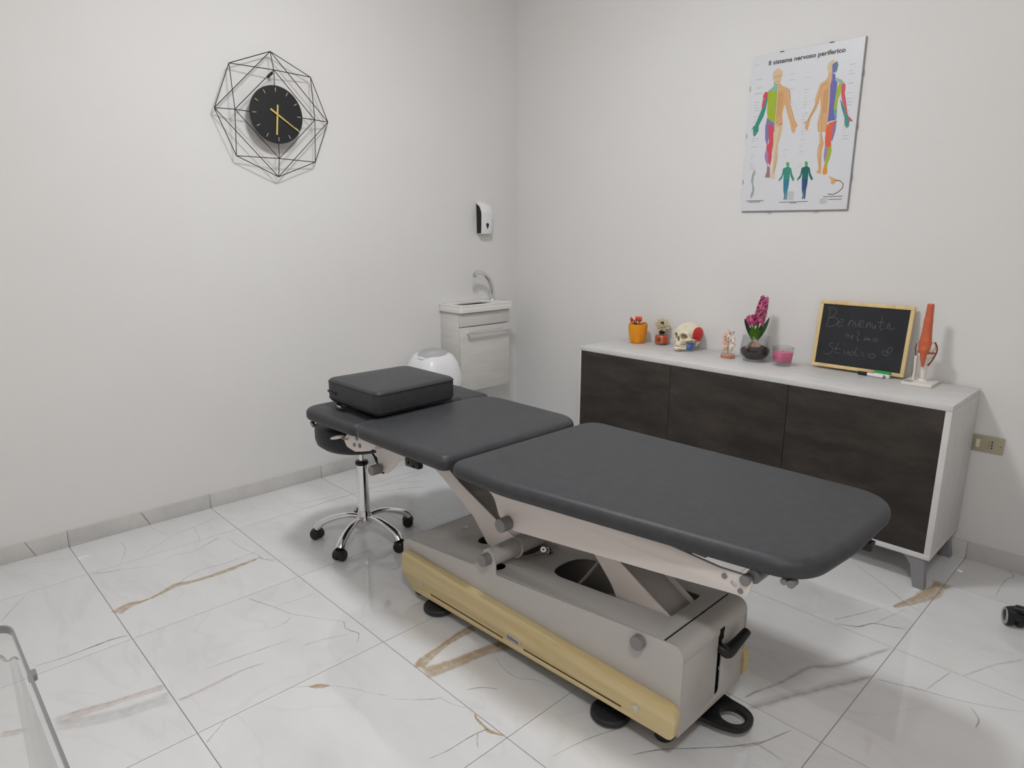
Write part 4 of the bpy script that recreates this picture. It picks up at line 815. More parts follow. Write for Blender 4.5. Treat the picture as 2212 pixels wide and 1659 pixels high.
# ---- orange pot with artificial plant
px_, py_ = 1.078, -.095
PT = thing('potted_plant', (px_, py_, ZI), 'orange leaf plant with red buds in a bright orange pot', 'plant')
rm = lambda a, z: 1+.018*cos(6*a)
lathe('pot', [(0, 0), (.036, 0), (.041, .004), (.050, .050), (.0535, .085), (.0535, .104), (.050, .106), (.047, .100), (.045, .085), (0, .083)], (px_, py_, ZI), 'pot_orange', PT, 48, rm)
lathe('moss', [(0, .094), (.03, .093), (.0455, .088), (.045, .083)], (px_, py_, ZI), 'moss', PT, 24)
def leaf_me(base, tip, wid, thick=.0012, bend=.01, n=7, up=Vector((0, 0, 1))):
    base = Vector(base); tip = Vector(tip); d = tip-base; s = d.cross(up); s = s.normalized() if s.length > 1e-5 else Vector((1, 0, 0)); nn = s.cross(d).normalized()
    bm = bmesh.new(); pr = None
    for i in range(n+1):
        t = i/n; w_ = wid*max(.04, sin(pi*min(1, t*.94+.04))**.8); c = base+d*t+nn*bend*sin(pi*t)
        q = [bm.verts.new(c-s*w_*.5+nn*w_*.12), bm.verts.new(c-nn*.0), bm.verts.new(c+s*w_*.5+nn*w_*.12)]
        if pr:
            bm.faces.new((pr[0], pr[1], q[1], q[0])); bm.faces.new((pr[1], pr[2], q[2], q[1]))
        pr = q
    bmesh.ops.solidify(bm, geom=bm.faces[:], thickness=thick)
    return bm_me(bm)
R_ = Vector((.695, .719, 0)); B0 = Vector((px_, py_, ZI+.092))
for s, h, bs, bh, w_ in ((-.035, .045, -.015, .0, .024), (-.028, .012, -.005, -.002, .026), (.062, .012, .01, .006, .024), (.035, .028, .01, 0, .022), (-.01, .035, -.012, 0, .02), (.018, .006, .004, .0, .02), (-.045, .02, -.02, .004, .022)):
    mesh_obj('leaf', leaf_me(B0+R_*bs+Vector((0, 0, bh)), B0+R_*s+Vector((random.uniform(-.012, .012), random.uniform(-.02, 0), h)), w_), 'leaf_orange', PT)
tube('stem', [B0+R_*(.0), B0+R_*.004+Vector((0, 0, .025)), B0+R_*.002+Vector((0, 0, .038))], .003, 'stem_green', PT)
for s, h, l in ((-.008, .038, -.012), (.012, .036, .014), (-.034, .034, -.044), (.003, .037, .002)):
    bm = bmesh.new(); b_lathe(bm, [(0, 0), (.006, .004), (.0092, .013), (.007, .022), (.0, .033)], 14, Matrix.Translation(B0+R_*s+Vector((0, 0, h-.012))) @ frame_to(R_*(l-s)*1.0+Vector((0, 0, .04))).to_4x4())
    mesh_obj('bud', bm_me(bm), 'bud_red', PT)
# ---- flower diffuser
fx, fy = 1.208, -.052
DF = thing('reed_diffuser', (fx, fy, ZI), 'squat glass bottle of orange scent with a cream flower top', 'diffuser')
lathe('glass_jar', [(0, 0), (.034, 0), (.0375, .004), (.0375, .050), (.034, .057), (.014, .060), (.012, .062), (.0105, .062), (.0105, .059), (.031, .054), (.0345, .048), (.0345, .009), (.031, .007), (0, .007)], (fx, fy, ZI), 'glass', DF, 40)
lathe('scent', [(0, .0075), (.030, .0075), (.0340, .010), (.0340, .047), (.030, .052), (0, .0525)], (fx, fy, ZI), 'orange_liquid', DF, 40)
lathe('collar', [(0, .060), (.0145, .060), (.0165, .068), (.0165, .080), (.010, .082), (0, .082)], (fx, fy, ZI), 'black_plastic', DF, 32)
vd = Vector((.52, -.84, .12)).normalized()
bm = bmesh.new(); b_box(bm, -.008, .008, -.009, .009, -.0005, .0005, 0, M_=Matrix.Translation(Vector((fx, fy, ZI+.032))+Vector((.15, -1, 0)).normalized()*.0383) @ frame_to(Vector((.15, -1, 0))).to_4x4()); mesh_obj('jar_label', bm_me(bm), 'ink', DF)
fc = Vector((fx, fy, ZI+.108))
T = Matrix.Translation(fc) @ frame_to(vd+Vector((0, 0, .7))).to_4x4()
bm = bmesh.new()
for ringn, (nr, r0, r1, w_, lift) in enumerate(((9, .006, .044, .030, .004), (8, .005, .036, .027, .010), (6, .004, .025, .020, .014))):
    for k in range(nr):
        a = 2*pi*k/nr+ringn*.4; d = Vector((cos(a), sin(a), 0)); 
        me = leaf_me(d*r0, d*r1+Vector((0, 0, lift)), w_, .0008, -.004); me.transform(T); bm.from_mesh(me)
mesh_obj('petals', bm_me(bm), 'cream_petal', DF)
bm = bmesh.new()
for k in range(9):
    a = 2*pi*k/9; me = leaf_me(Vector((cos(a)*.003, sin(a)*.003, .012)), Vector((cos(a+.5)*.0095, sin(a+.5)*.0095, .021)), .007, .0008, -.001); me.transform(T); bm.from_mesh(me)
mesh_obj('flower_heart', bm_me(bm), 'brown_dark', DF)
# ---- skull
kx, ky = 1.395, -.128
SKT = Matrix.Translation((kx, ky, ZI+.002)) @ Matrix.Rotation(radians(-10), 4, 'Z') @ Matrix.Rotation(radians(-9), 4, 'X') @ Matrix.Translation((0, .004, .004)) @ Matrix.Scale(.0097, 4)
def f_skull(X, Y, Z):
    d = ell(X, Y, Z, (0, 2.6, 9.2), (6.3, 8.0, 5.7))
    d = su(d, ell(X, Y, Z, (0, -2.6, 8.6), (5.0, 3.4, 3.4)), 1.5)
    d = su(d, ell(X, Y, Z, (0, -3.3, 4.9), (3.3, 2.9, 3.2)), 1.0)
    A = np.abs(X)
    d = su(d, cap(A, Y, Z, (2.2, -4.6, 5.0), (5.2, -2.6, 5.6), .95, .8), .7)      # cheekbone
    d = su(d, cap(A, Y, Z, (5.2, -2.6, 5.6), (6.2, 1.8, 5.8), .55, .5), .5)       # zygomatic arch
    d = su(d, cap(A, Y, Z, (5.2, -2.7, 5.7), (4.7, -3.6, 8.3), .6, .7), .6)       # orbit edge
    d = su(d, cap(A, Y, Z, (.6, -5.5, 8.5), (4.6, -4.2, 8.8), .75, .7), .6)       # brow
    d = su(d, cap(A, Y, Z, (0, -6.1, 7.6), (0, -6.4, 6.6), .6, .5), .4)           # nasal bone
    d = su(d, ell(X, Y, Z, (0, 5.5, 5.0), (4.4, 4.0, 2.6)), 1.0)
    d = su(d, cap(A, Y, Z, (5.3, 3.6, 5.0), (5.0, 3.2, 2.9), .9, .5), .5)         # mastoid
    d = sub(d, ell(A, Y, Z, (2.55, -5.9, 6.9), (1.75, 3.0, 1.55)), .35)           # eye sockets
    tri = ell(X, Y, Z, (0, -6.6, 5.3), (.75+.25*np.clip(6.2-Z, 0, 1.6), 2.4, 1.45)); d = sub(d, tri, .25)
    d = sub(d, ell(A, Y, Z, (4.6, -1.0, 4.6), (1.2, 2.4, 1.5)), .4)               # temporal hollow under the arch
    d = su(d, cap(X, Y, Z, (0, -5.2, 2.6), (0, -5.0, 2.5), 1.4, 1.4)*1.0, .8)
    return d
me = sdf_mesh(f_skull, (-7.5, -8, 0.8), (7.5, 11.5, 15.5), .2)
def pk(c, n):
    x, y, z = c
    if x > 1.8 and z > 5.2 and ((y-3.6)/5.3)**2+((z-9.0)/3.9)**2 < 1: return 1
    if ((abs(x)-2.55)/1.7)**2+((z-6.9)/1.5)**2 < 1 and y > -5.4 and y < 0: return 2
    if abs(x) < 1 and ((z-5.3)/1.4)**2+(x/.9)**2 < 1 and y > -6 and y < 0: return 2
    if 4.3 < x and -2.5 < y < 1.6 and 5.0 < z < 5.5: return 1
    return 0
paint(me, pk); me.transform(SKT)
SKL = thing('skull_model', (kx, ky, ZI), 'anatomical skull model with red temple and blue jaw muscle paint', 'anatomical model')
mesh_obj('cranium', me, ['bone', 'muscle_red', 'bone_shadow'], SKL, angle=0)
for n_, c_ in enumerate((0,)): 
    SKL_paint = MATS['bone']
def f_jaw(X, Y, Z):
    A = np.abs(X)
    d = cap(A, Y, Z, (0, -5.7, .4), (1.8, -5.2, .4), .85, .85)
    d = su(d, cap(A, Y, Z, (1.8, -5.2, .4), (4.6, -.6, 1.2), .85, .75), .5)
    d = su(d, cap(A, Y, Z, (0, -5.9, -.2), (0.8, -5.8, -.2), .8, .7), .5)
    r = cap(A, Y, Z, (4.6, -.9, 1.3), (5.0, .7, 4.6), 1.2, .75)
    r = np.maximum(r, np.abs(A-4.85)-.42); d = su(d, r, .4)
    d = np.maximum(d, -(ell(X, Y, Z, (0, -1.6, 1.2), (3.9, 3.3, 5))))
    return d
me = sdf_mesh(f_jaw, (-6.8, -7.5, -1.8), (6.8, 3.0, 6.4), .2)
paint(me, lambda c, n: 1 if (c[0] > 3.4 and -3.0 < c[1] and c[2] < 4.3 and c[1] < 1.8) else (2 if (.9 < c[0] < 2.8 and -.25 < c[2] < .15 and c[1] < -4) else 0)); me.transform(SKT)
mesh_obj('jaw', me, ['bone', 'muscle_blue', 'muscle_red'], SKL, angle=0)
for zc, hh, rr in ((1.65, .85, 1.0), (.95, -.75, .94)):
    bm = bmesh.new()
    for k in range(14):
        a = radians(-90+(k-6.5)*11.5); X_, Y_ = 3.5*rr*sin(a+pi/2), -2.4-3.75*rr*cos(a+pi/2)
        b_box(bm, -.33, .33, -.28, .28, -.45, .45, .12, M_=SKT @ Matrix.Translation((X_, Y_, zc+.25*(1 if hh > 0 else -1))) @ Matrix.Rotation(-(a+pi/2)*-1.0, 4, 'Z'))
    mesh_obj('teeth', bm_me(bm), 'teeth', SKL)
# ---- crystal tree
tx, ty = 1.658, -.150
CT = thing('crystal_tree', (tx, ty, ZI), 'small pink crystal chip tree on a polished agate slice', 'ornament')
bm = bmesh.new(); b_lathe(bm, [(0, 0), (.034, 0), (.037, .004), (.035, .018), (.031, .0205), (0, .021)], 14, Matrix.Translation((tx, ty, ZI)) @ Matrix.Diagonal((1, .72, 1, 1)), rmod=lambda a, z: 1+.06*sin(3*a)+.03*sin(7*a+1)); mesh_obj('agate_base', bm_me(bm), 'agate', CT)
tube('trunk', [(tx, ty, ZI+.02), (tx+.001, ty, ZI+.05), (tx-.003, ty, ZI+.09), (tx+.002, ty, ZI+.13)], .0018, 'copper_wire', CT)
rc = random.Random(3)
for k, (s, h, sz_) in enumerate(((-.022, .045, .016), (.016, .048, .017), (-.006, .052, .015), (.024, .062, .016), (-.022, .075, .015), (-.012, .085, .015), (.016, .085, .017), (.022, .094, .013), (-.020, .098, .015), (-.004, .108, .014), (-.018, .115, .013), (.012, .122, .014), (.020, .128, .013), (.002, .135, .012), (-.006, .142, .009))):
    bm = bmesh.new(); bmesh.ops.create_icosphere(bm, subdivisions=2, radius=sz_*.84)
    T = Matrix.Translation(Vector((tx, ty, ZI+h))+R_*s+Vector((0, rc.uniform(-.006, .006), 0))) @ Euler((rc.random()*3, rc.random()*3, rc.random()*3)).to_matrix().to_4x4() @ Matrix.Diagonal((1.1, .8, .42, 1)); bm.transform(T)
    for v in bm.verts: v.co += Vector((rc.uniform(-1, 1), rc.uniform(-1, 1), rc.uniform(-1, 1)))*.0007
    mesh_obj('crystal_chip', bm_me(bm), 'crystal_peach' if k in (2, 4, 5, 8, 10) else 'crystal_pink', CT, angle=25)
    tube('wire', [Vector((tx, ty, ZI+h-.012)), Vector((tx, ty, ZI+h-.003))+R_*s*.9], .0009, 'copper_wire', CT, 6)
# ---- hyacinth in a glass bowl
vx, vy = 1.785, -.122
HY = thing('hyacinth_bowl', (vx, vy, ZI), 'pink hyacinth growing from a bulb in a clear glass bowl', 'plant')
lathe('glass_bowl', [(0, 0), (.046, 0), (.056, .008), (.070, .034), (.0725, .052), (.068, .080), (.0605, .120), (.0590, .122), (.0578, .120), (.0655, .080), (.070, .052), (.0675, .036), (.053, .012), (.044, .008), (0, .009)], (vx, vy, ZI), 'glass', HY, 56)
lathe('soil', [(0, .0095), (.042, .011), (.056, .024), (.0665, .042), (.068, .054), (.060, .062), (.04, .072), (.015, .070), (0, .068)], (vx, vy, ZI), 'soil', HY, 40, lambda a, z: 1-.012*abs(sin(5*a)))
lathe('bulb', [(0, -.012), (.020, -.008), (.031, .010), (.026, .028), (.012, .044), (.008, .052), (0, .054)], (vx-.002, vy-.012, ZI+.056), 'bulb_skin', HY, 24)
for k, (a, b) in enumerate((((-.034, .062), (-.002, .104)), ((-.028, .056), (.004, .102)), ((-.020, .066), (.010, .100)))):
    mesh_obj('bulb_scale', leaf_me(Vector((vx, vy-.034, ZI+a[1]))+R_*a[0], Vector((vx, vy-.020, ZI+b[1]))+R_*b[0], .014, .001, .006), 'bulb_white', HY)
for k, (dx, dy, h, s, w_, bn) in enumerate(((-.055, -.01, .205, -.008, .019, -.012), (.062, -.005, .212, .008, .019, .012), (-.018, -.012, .17, -.010, .024, 0), (.012, -.014, .172, .006, .026, 0), (.022, .01, .18, .010, .022, 0), (-.002, -.016, .16, 0, .022, 0))):
    mesh_obj('leaf', leaf_me(Vector((vx, vy-.01, ZI+.095))+R_*s, Vector((vx, vy-.01+dy, ZI+h))+R_*dx, w_, .0016, bn, up=Vector((.52, -.84, 0))), 'leaf_green' if k < 2 else 'stem_green', HY)
tube('flower_stem', [Vector((vx, vy, ZI+.09)), Vector((vx, vy, ZI+.18))+R_*.004, Vector((vx, vy, ZI+.29))+R_*.022], .0045, 'stem_green', HY)
tube('flower_stem', [Vector((vx, vy-.012, ZI+.09)), Vector((vx, vy-.016, ZI+.15))-R_*.006, Vector((vx, vy-.02, ZI+.21))-R_*.016], .0045, 'stem_green', HY)
bm = bmesh.new(); T0 = Matrix()
for k in range(6):
    a = 2*pi*k/6; d = Vector((cos(a), sin(a), 0)); me = leaf_me(d*.002+Vector((0, 0, .006)), d*.0125+Vector((0, 0, .005)), .0062, .0007, .003, 4); bm.from_mesh(me); bpy.data.meshes.remove(me)
b_cyl(bm, (0, 0, -.005), (0, 0, .007), .002, .0034, 8)
fl_me = bm_me(bm); fl_me.materials.append(MATS['hyacinth']); fl_me.shade_smooth(); fl_me.name = 'floret'
rf = random.Random(5)
def floret(p, d):
    o = bpy.data.objects.new('floret', fl_me); _link(o, HY)
    o.matrix_local = Matrix.Translation(Vector(p)-Vector((vx, vy, ZI))) @ frame_to(d).to_4x4() @ Matrix.Rotation(rf.random()*6, 4, 'Z')
for k in range(52):
    t = k/51; z = .175+.128*t; a = k*2.399; r = .017*(1-.45*max(0, t-.55)/.45)
    c = Vector((vx, vy, ZI+z))+R_*(.004+.020*(t)); d = Vector((cos(a), sin(a), .25+.6*t)); floret(c+Vector((cos(a), sin(a), 0))*r, d)
for k in range(24):
    t = (k+.5)/24; ph = math.acos(1-1.75*t); a = k*2.399; d = Vector((sin(ph)*cos(a), sin(ph)*sin(a), cos(ph)))
    floret(Vector((vx, vy-.02, ZI+.196))-R_*.019+d*(.016+.005*rf.random()), d+Vector((rf.uniform(-.4, .4), rf.uniform(-.4, .4), rf.uniform(-.4, .4))))
# ---- pink candle
cx_, cy_ = 1.930, -.142
CD = thing('candle', (cx_, cy_, ZI), 'pink wax candle in a tapered square clear glass', 'candle')
sq = lambda k: (lambda a, z: 1/((abs(cos(a+k))**5+abs(sin(a+k))**5)**.2))
rq = sq(.6)
lathe('candle_glass', [(0, 0), (.030, 0), (.0325, .003), (.0405, .088), (.0395, .090), (.0385, .088), (.0330, .016), (.029, .0135), (0, .0135)], (cx_, cy_, ZI), 'glass', CD, 64, rq)
lathe('wax', [(0, .0145), (.0300, .0145), (.0325, .018), (.0372, .064), (.030, .062), (0, .062)], (cx_, cy_, ZI), 'pink_wax', CD, 64, rq)
cyl('wick', (cx_, cy_, ZI+.066), (cx_+.001, cy_, ZI+.074), .0009, 'black_plastic', CD, seg=8, bev=0)
# ---- leaning blackboard
BBo = Vector((2.035, -.065, ZS+.0085)); bu = Vector((1, 0, 0)); bv = Vector((0, .040, .298)).normalized(); bn = bu.cross(bv)
BT = Matrix((bu, bv, bn)).transposed().to_4x4(); BT.translation = BBo
BB = thing('blackboard', (2.225, -.05, ZS), 'small pine-framed blackboard with chalk greeting leaning on the wall', 'blackboard')
W_, H_, FW = .388, .300, .0155
box('slate', .010, W_-.010, .010, H_-.010, -.004, .003, 'slate_board', BB, 0, M_=BT)
for a in ((0, W_, 0, FW), (0, W_, H_-FW, H_), (0, FW, FW+.0002, H_-FW-.0002), (W_-FW, W_, FW+.0002, H_-FW-.0002)):
    box('frame_bar', a[0], a[1], a[2], a[3], -.008, .008, 'pine', BB, .0015, M_=BT)
bm = bmesh.new()
for s in CHALK:
    pts = spline([(p[0], p[1], 0) for p in s], 4) if len(s) > 2 else [Vector((p[0], p[1], 0)) for p in s]
    pr = None
    for i, p in enumerate(pts):
        d = (pts[min(i+1, len(pts)-1)]-pts[max(i-1, 0)]).normalized(); nn = Vector((-d.y, d.x, 0))*.00085
        q = [bm.verts.new(p+nn+Vector((0, 0, .0034))), bm.verts.new(p-nn+Vector((0, 0, .0034)))]
        if pr: bm.faces.new((pr[0], pr[1], q[1], q[0]))
        pr = q
bm.transform(BT); mesh_obj('chalk_writing', bm_me(bm), 'chalk', BB, smooth=False)
# marker and eraser lying at the foot of the board
MK = thing('marker_pen', (2.31, -.100, ZI), 'black-capped white marker pen lying at the foot of the blackboard', 'marker')
dm = Vector((.112, -.018, 0)); a0 = Vector((2.250, -.088, ZI+.0078))
cyl('cap', a0, a0+dm*.36, .0078, 'black_plastic', MK, seg=20); cyl('barrel', a0+dm*.34, a0+dm*.95, .0072, 'white_plastic', MK, seg=20); cyl('end_plug', a0+dm*.95, a0+dm, .0062, 'grey_plastic', MK, seg=20)
ER = thing('board_eraser', (2.335, -.082, ZI), 'small green-topped board eraser tucked behind the marker pen', 'eraser')
MT = Matrix.Translation((2.345, -.0845, ZI)) @ Matrix.Rotation(radians(-7), 4, 'Z')
box('eraser_body', -.031, .031, -.009, .009, 0, .018, 'white_plastic', ER, .002, M_=MT)
box('green_top', -.032, .032, -.0095, .0095, .018, .028, 'green_felt', ER, .002, M_=MT)
# ---- knee joint model
nx, ny = 2.497, -.098
KN = thing('knee_model', (nx, ny, ZI), 'knee joint model with orange thigh tendon on a white base', 'anatomical model')
KT = Matrix.Translation((nx, ny, 0)) @ Matrix.Rotation(radians(0), 4, 'Z')
box('model_base', -.055, .055, -.068, .062, ZI, ZI+.013, 'knee_white', KN, .0015, M_=KT)
box('base_label', -.05, -.02, -.06, -.02, ZI+.013, ZI+.0135, 'print_grey', KN, 0, M_=KT)
def f_fem(X, Y, Z):
    d = cap(X, Y, Z, (0, 0, 32), (.2, 0, 20), 1.15, 1.5)
    d = su(d, ell(X, Y, Z, (-1.3, .3, 15.2), (1.9, 2.5, 2.2)), .9); d = su(d, ell(X, Y, Z, (1.9, .3, 15.2), (1.9, 2.5, 2.3)), .9)
    return d
def f_tib(X, Y, Z):
    d = cap(X, Y, Z, (.3, .4, 11.3), (.3, .4, 2), 1.7, 1.0)
    d = su(d, ell(X, Y, Z, (.3, .3, 11.6), (3.0, 2.3, 1.3)), 1.0); return d
def f_mus(X, Y, Z):
    d = cap(X, Y, Z, (-.2, -.6, 33.2), (-.2, -.8, 26), 1.25, 1.5); d = su(d, cap(X, Y, Z, (-.2, -.8, 26), (0, -1.5, 18), 1.5, 2.15), .8)
    d = su(d, ell(X, Y, Z, (0, -2.0, 15.8), (2.4, 1.6, 2.6)), 1.0); d = su(d, cap(X, Y, Z, (0, -2.4, 14), (.2, -2.0, 7.5), 1.5, .6), .8)
    d = np.maximum(d, Z-33.2)
    d = su(d, cap(np.abs(X-.3), Y, Z, (0, -1.9, 12.9), (3.0, .4, 12.9), .42, .42), .3); return d
for nm, f, lo, hi, mt in (('femur', f_fem, (-5, -4, 10), (5, 4, 34), 'knee_white'), ('tibia', f_tib, (-4, -3, 0), (4.4, 4, 14), 'knee_white'), ('thigh_tendon', f_mus, (-5, -5, 5), (5, 3, 34), 'knee_orange')):
    me = sdf_mesh(f, lo, hi, .3); me.transform(KT @ Matrix.Translation((0, 0, ZI+.006)) @ Matrix.Scale(.00975, 4)); mesh_obj(nm, me, mt, KN, angle=0)
zk = lambda c: ZI+.006+c*.00975
tube('fibula', [(nx-.030, ny+.004, zk(11.0)), (nx-.031, ny+.004, zk(10)), (nx-.030, ny+.004, zk(5)), (nx-.031, ny+.004, ZI+.012)], [.0075, .0065, .0045, .0055], 'knee_white', KN, 12)
tube('collateral_ligament', spline([(nx+.030, ny+.0, zk(17.5)), (nx+.041, ny-.004, zk(15.5)), (nx+.041, ny-.006, zk(13.2)), (nx+.030, ny-.004, zk(10)), (nx+.018, ny-.004, zk(7.5))], 4), .0022, 'ligament', KN, 8, flat=(1, 1.6))
tube('collateral_ligament', spline([(nx-.034, ny, zk(16.2)), (nx-.037, ny, zk(14)), (nx-.033, ny, zk(11.3))], 4), .0022, 'ligament', KN, 8)
lathe('support_socket', [(0, 0), (.018, 0), (.016, .004), (.013, .008), (0, .008)], (nx+.003, ny+.004, ZI+.013), 'knee_white', KN, 24)

# ---- wall socket
WS = thing('wall_socket', (2.738, -.002, .505), 'bronze-grey wall plate with a rocker switch and a three-pin socket', 'socket')
plate('cover_plate', [round_poly([(2.680, .471), (2.796, .471), (2.796, .539), (2.680, .539)], .004, 4)], .007, 'socket_bronze', WS, 'xz', -.0036, .0015)
box('rocker', 2.702, 2.716, -.011, -.006, .487, .521, 'socket_cream', WS, .001)
plate('socket_insert', [round_poly([(2.744, .486), (2.768, .486), (2.768, .524), (2.744, .524)], .003, 4)], .002, 'socket_bronze', WS, 'xz', -.0078, .0005)
for z_ in (.493, .505, .517): cyl('pin_hole', (2.757, -.0094, z_), (2.757, -.0080, z_), .0031, 'dark_void', WS, seg=14, bev=0)
for x_ in (2.686, 2.786): cyl('screw', (x_, -.0078, .504), (x_, -.0070, .504), .0022, 'ink', WS, seg=10, bev=0)

# ================================================================== POSTER
PX0, PX1, PZ0, PZ1 = 1.598, 2.098, 1.435, 2.137
PO = thing('framed_poster', ((PX0+PX1)/2, -.001, (PZ0+PZ1)/2), 'framed anatomical nerve chart hanging on the back wall', 'poster')
box('backing_board', PX0, PX1, -.010, -.001, PZ0, PZ1, 'poster_edge', PO, .0008)
mat('print_bone_line', s2l(184, 132, 90), .4)
box('poster_sheet', PX0+.0008, PX1-.003, -.0125, -.010, PZ0+.003, PZ1-.0008, 'poster_paper', PO, 0)
from mathutils.geometry import tessellate_polygon
for nm, polys in POSTER.items():
    mats = []; bm = bmesh.new()
    for li, (c, P) in enumerate(polys):
        if 'print_'+c not in mats: mats.append('print_'+c)
        y = -.0127-.00003*li; vs = [bm.verts.new((PX0+p[0], y, PZ0+p[1])) for p in P]
        for tri in tessellate_polygon([[Vector((p[0], p[1], 0)) for p in P]]):
            try: f = bm.faces.new([vs[i] for i in tri]); f.material_index = mats.index('print_'+c)
            except ValueError: pass
    for f in bm.faces:
        f.normal_update()
        if f.normal.y > 0: f.normal_flip()
    me = bm_me(bm, False); mesh_obj(nm, me, mats, PO, smooth=False)
def ribbon(bm, pts, w_, y, mi):
    pts = [Vector((p[0], p[1])) for p in pts]; pr = None
    for i, p in enumerate(pts):
        d = (pts[min(i+1, len(pts)-1)]-pts[max(i-1, 0)]).normalized(); n = Vector((-d.y, d.x))*w_/2
        q = [bm.verts.new((PX0+p.x+n.x, y, PZ0+p.y+n.y)), bm.verts.new((PX0+p.x-n.x, y, PZ0+p.y-n.y))]
        if pr: bm.faces.new((pr[0], pr[1], q[1], q[0])).material_index = mi
        pr = q
# bones drawn over the tan halves of the two large figures: ribs, spine, pelvis, limb bones, skull
for nm, ribs, spine, bones in (
    ('front_bones', [[(.138, .524-.0095*k), (.152, .526-.0095*k), (.166-.0006*k, .516-.0095*k)] for k in range(11)], [(.137, .56), (.137, .40)],
     [[(.170, .536), (.185, .532), (.190, .520), (.196, .470), (.204, .446), (.220, .408), (.226, .394)], [(.140, .398), (.152, .412), (.166, .408), (.164, .392), (.150, .380), (.140, .384)], [(.162, .392), (.157, .330), (.151, .278)], [(.150, .272), (.148, .215), (.146, .172)], [(.156, .262), (.154, .215), (.150, .172)],
      [(.113, .600), (.118, .604), (.123, .600), (.118, .596), (.113, .600)], [(.131, .600), (.136, .604), (.141, .600), (.136, .596), (.131, .600)], [(.120, .580), (.127, .577), (.136, .580)]]),
    ('back_bones', [[(.373-.0004*k, .505-.0088*k), (.360, .512-.0088*k), (.347, .503-.0088*k)] for k in range(11)], [(.369, .57), (.3735, .40)],
     [[(.362, .545), (.340, .537), (.327, .520), (.321, .478), (.308, .438), (.287, .396), (.284, .370)], [(.370, .400), (.356, .415), (.342, .404), (.346, .386), (.362, .380)], [(.345, .380), (.350, .330), (.358, .285)], [(.355, .272), (.353, .215), (.360, .170)]])):
    bm = bmesh.new()
    for r_ in ribs: ribbon(bm, r_, .0017, -.0139, 0)
    ribbon(bm, spine, .0035, -.0140, 1)
    for b_ in bones: ribbon(bm, b_, .0034, -.0141, 1)
    for b_ in bones: ribbon(bm, [(p[0]+.0022, p[1]) for p in b_], .0009, -.0142, 0)
    mesh_obj(nm, bm_me(bm), ['print_bone_line', 'print_cream'], PO, smooth=False)
def PT_(u, v): return Matrix.Translation((PX0+u, -.0135, PZ0+v)) @ AX['xz']
mesh_obj('title_text', text_me('Il sistema nervoso periferico', .026, PT_(.0805, .654), .0001, bold=.0006, width=.339), 'ink', PO, smooth=False)
def strips(name, rows, m, th):
    bm = bmesh.new()
    for a, b, v in rows: b_box(bm, PX0+a, PX0+b, -.0136, -.0129, PZ0+v-th/2, PZ0+v+th/2, 0)
    return mesh_obj(name, bm_me(bm), m, PO, smooth=False)
strips('caption_text', [(min(a[0], b[0]), max(a[0], b[0]), (a[1]+b[1])/2) for a, b in CAPTIONS], 'print_brown', .0022)
rr = random.Random(11); rows = []
for v in [0.20+.0125*k for k in range(33)]:
    for a, b in ((.028, .062), (.188, .215), (.262, .285), (.445, .472)):
        if rr.random() < .62 and not (.30 < v < .46 and a == .188) and not (a > .4 and v < .3): L = rr.uniform(.4, 1); rows.append((a, a+(b-a)*L, v))
rows += [(.215, .256, .052+.0042*k) for k in range(9)] + [(.378, .378+.04*rr.uniform(.6, 1), .030+.0042*k) for k in range(6)] + [(.008, .034, .664)]
o = strips('label_print', rows, 'faint_ink', .0010); tag(o, kind='stuff')
for x_, z_, hz in ((.14, 0, 1), (.36, 0, 1), (.14, 1, 1), (.36, 1, 1), (0, .2, 0), (0, .5, 0), (0, .8, 0), (1, .2, 0), (1, .5, 0), (1, .8, 0)):
    if hz:
        zz = PZ0 if z_ == 0 else PZ1; box('frame_clip', PX0+x_-.009, PX0+x_+.009, -.0142, .0, zz-.0016, zz+.0016, 'wire_black' if z_ else 'poster_edge', PO, .0003)
    else:
        xx = PX0 if x_ == 0 else PX1; zz = PZ0+z_*(PZ1-PZ0); box('frame_clip', xx-.0016, xx+.0016, -.0142, 0, zz-.011, zz+.011, 'poster_edge', PO, .0003)

# ================================================================== WALL CLOCK
CY, CZ = -1.646, 1.873
CL = thing('wall_clock', (.001, CY, CZ), 'round black clock in a geometric black wire frame', 'clock')
O8 = [Vector((.040, CY+.280*sin(2*pi*k/8+.005), CZ+.280*cos(2*pi*k/8+.005))) for k in range(8)]   # 0 top, clockwise seen from the room
I4 = [Vector((.062, CY+.197*sin(2*pi*k/4+.01), CZ+.197*cos(2*pi*k/4+.01))) for k in range(4)]
CI = [Vector((.062, CY+.12*sin(2*pi*k/4), CZ+.12*cos(2*pi*k/4))) for k in range(4)]
segs = [(O8[k], O8[(k+1) % 8]) for k in range(8)] + [(O8[k], O8[(k+2) % 8]) for k in (0, 2, 4, 6)]
for k in range(4):
    segs += [(O8[2*k], I4[k]), (I4[k], I4[(k+1) % 4]), (I4[k], CI[k]), (O8[(2*k-1) % 8], I4[k]), (O8[(2*k+1) % 8], I4[k])]
for a, b in segs:
    bm = bmesh.new(); b_cyl(bm, a, b, .00195, seg=8); mesh_obj('frame_wire', bm_me(bm), 'wire_black', CL)
cyl('hanging_hook', (.0, CY, CZ+.176), (.046, CY, CZ+.186), .0065, 'wire_black', CL, seg=16)
cyl('dial', (.056, CY, CZ), (.068, CY, CZ), .129, 'clock_black', CL, seg=72)
for k in range(12):
    a = 2*pi*k/12; d = Vector((0, sin(a), cos(a))); c = Vector((.0687, CY, CZ))+d*.110
    bm = bmesh.new(); b_box(bm, -.0007, .0007, -.0013, .0013, -.009, .009, .0003, M_=Matrix.Translation(c) @ Matrix.Rotation(-a, 4, 'X')); mesh_obj('hour_mark', bm_me(bm), 'pale_brass', CL)
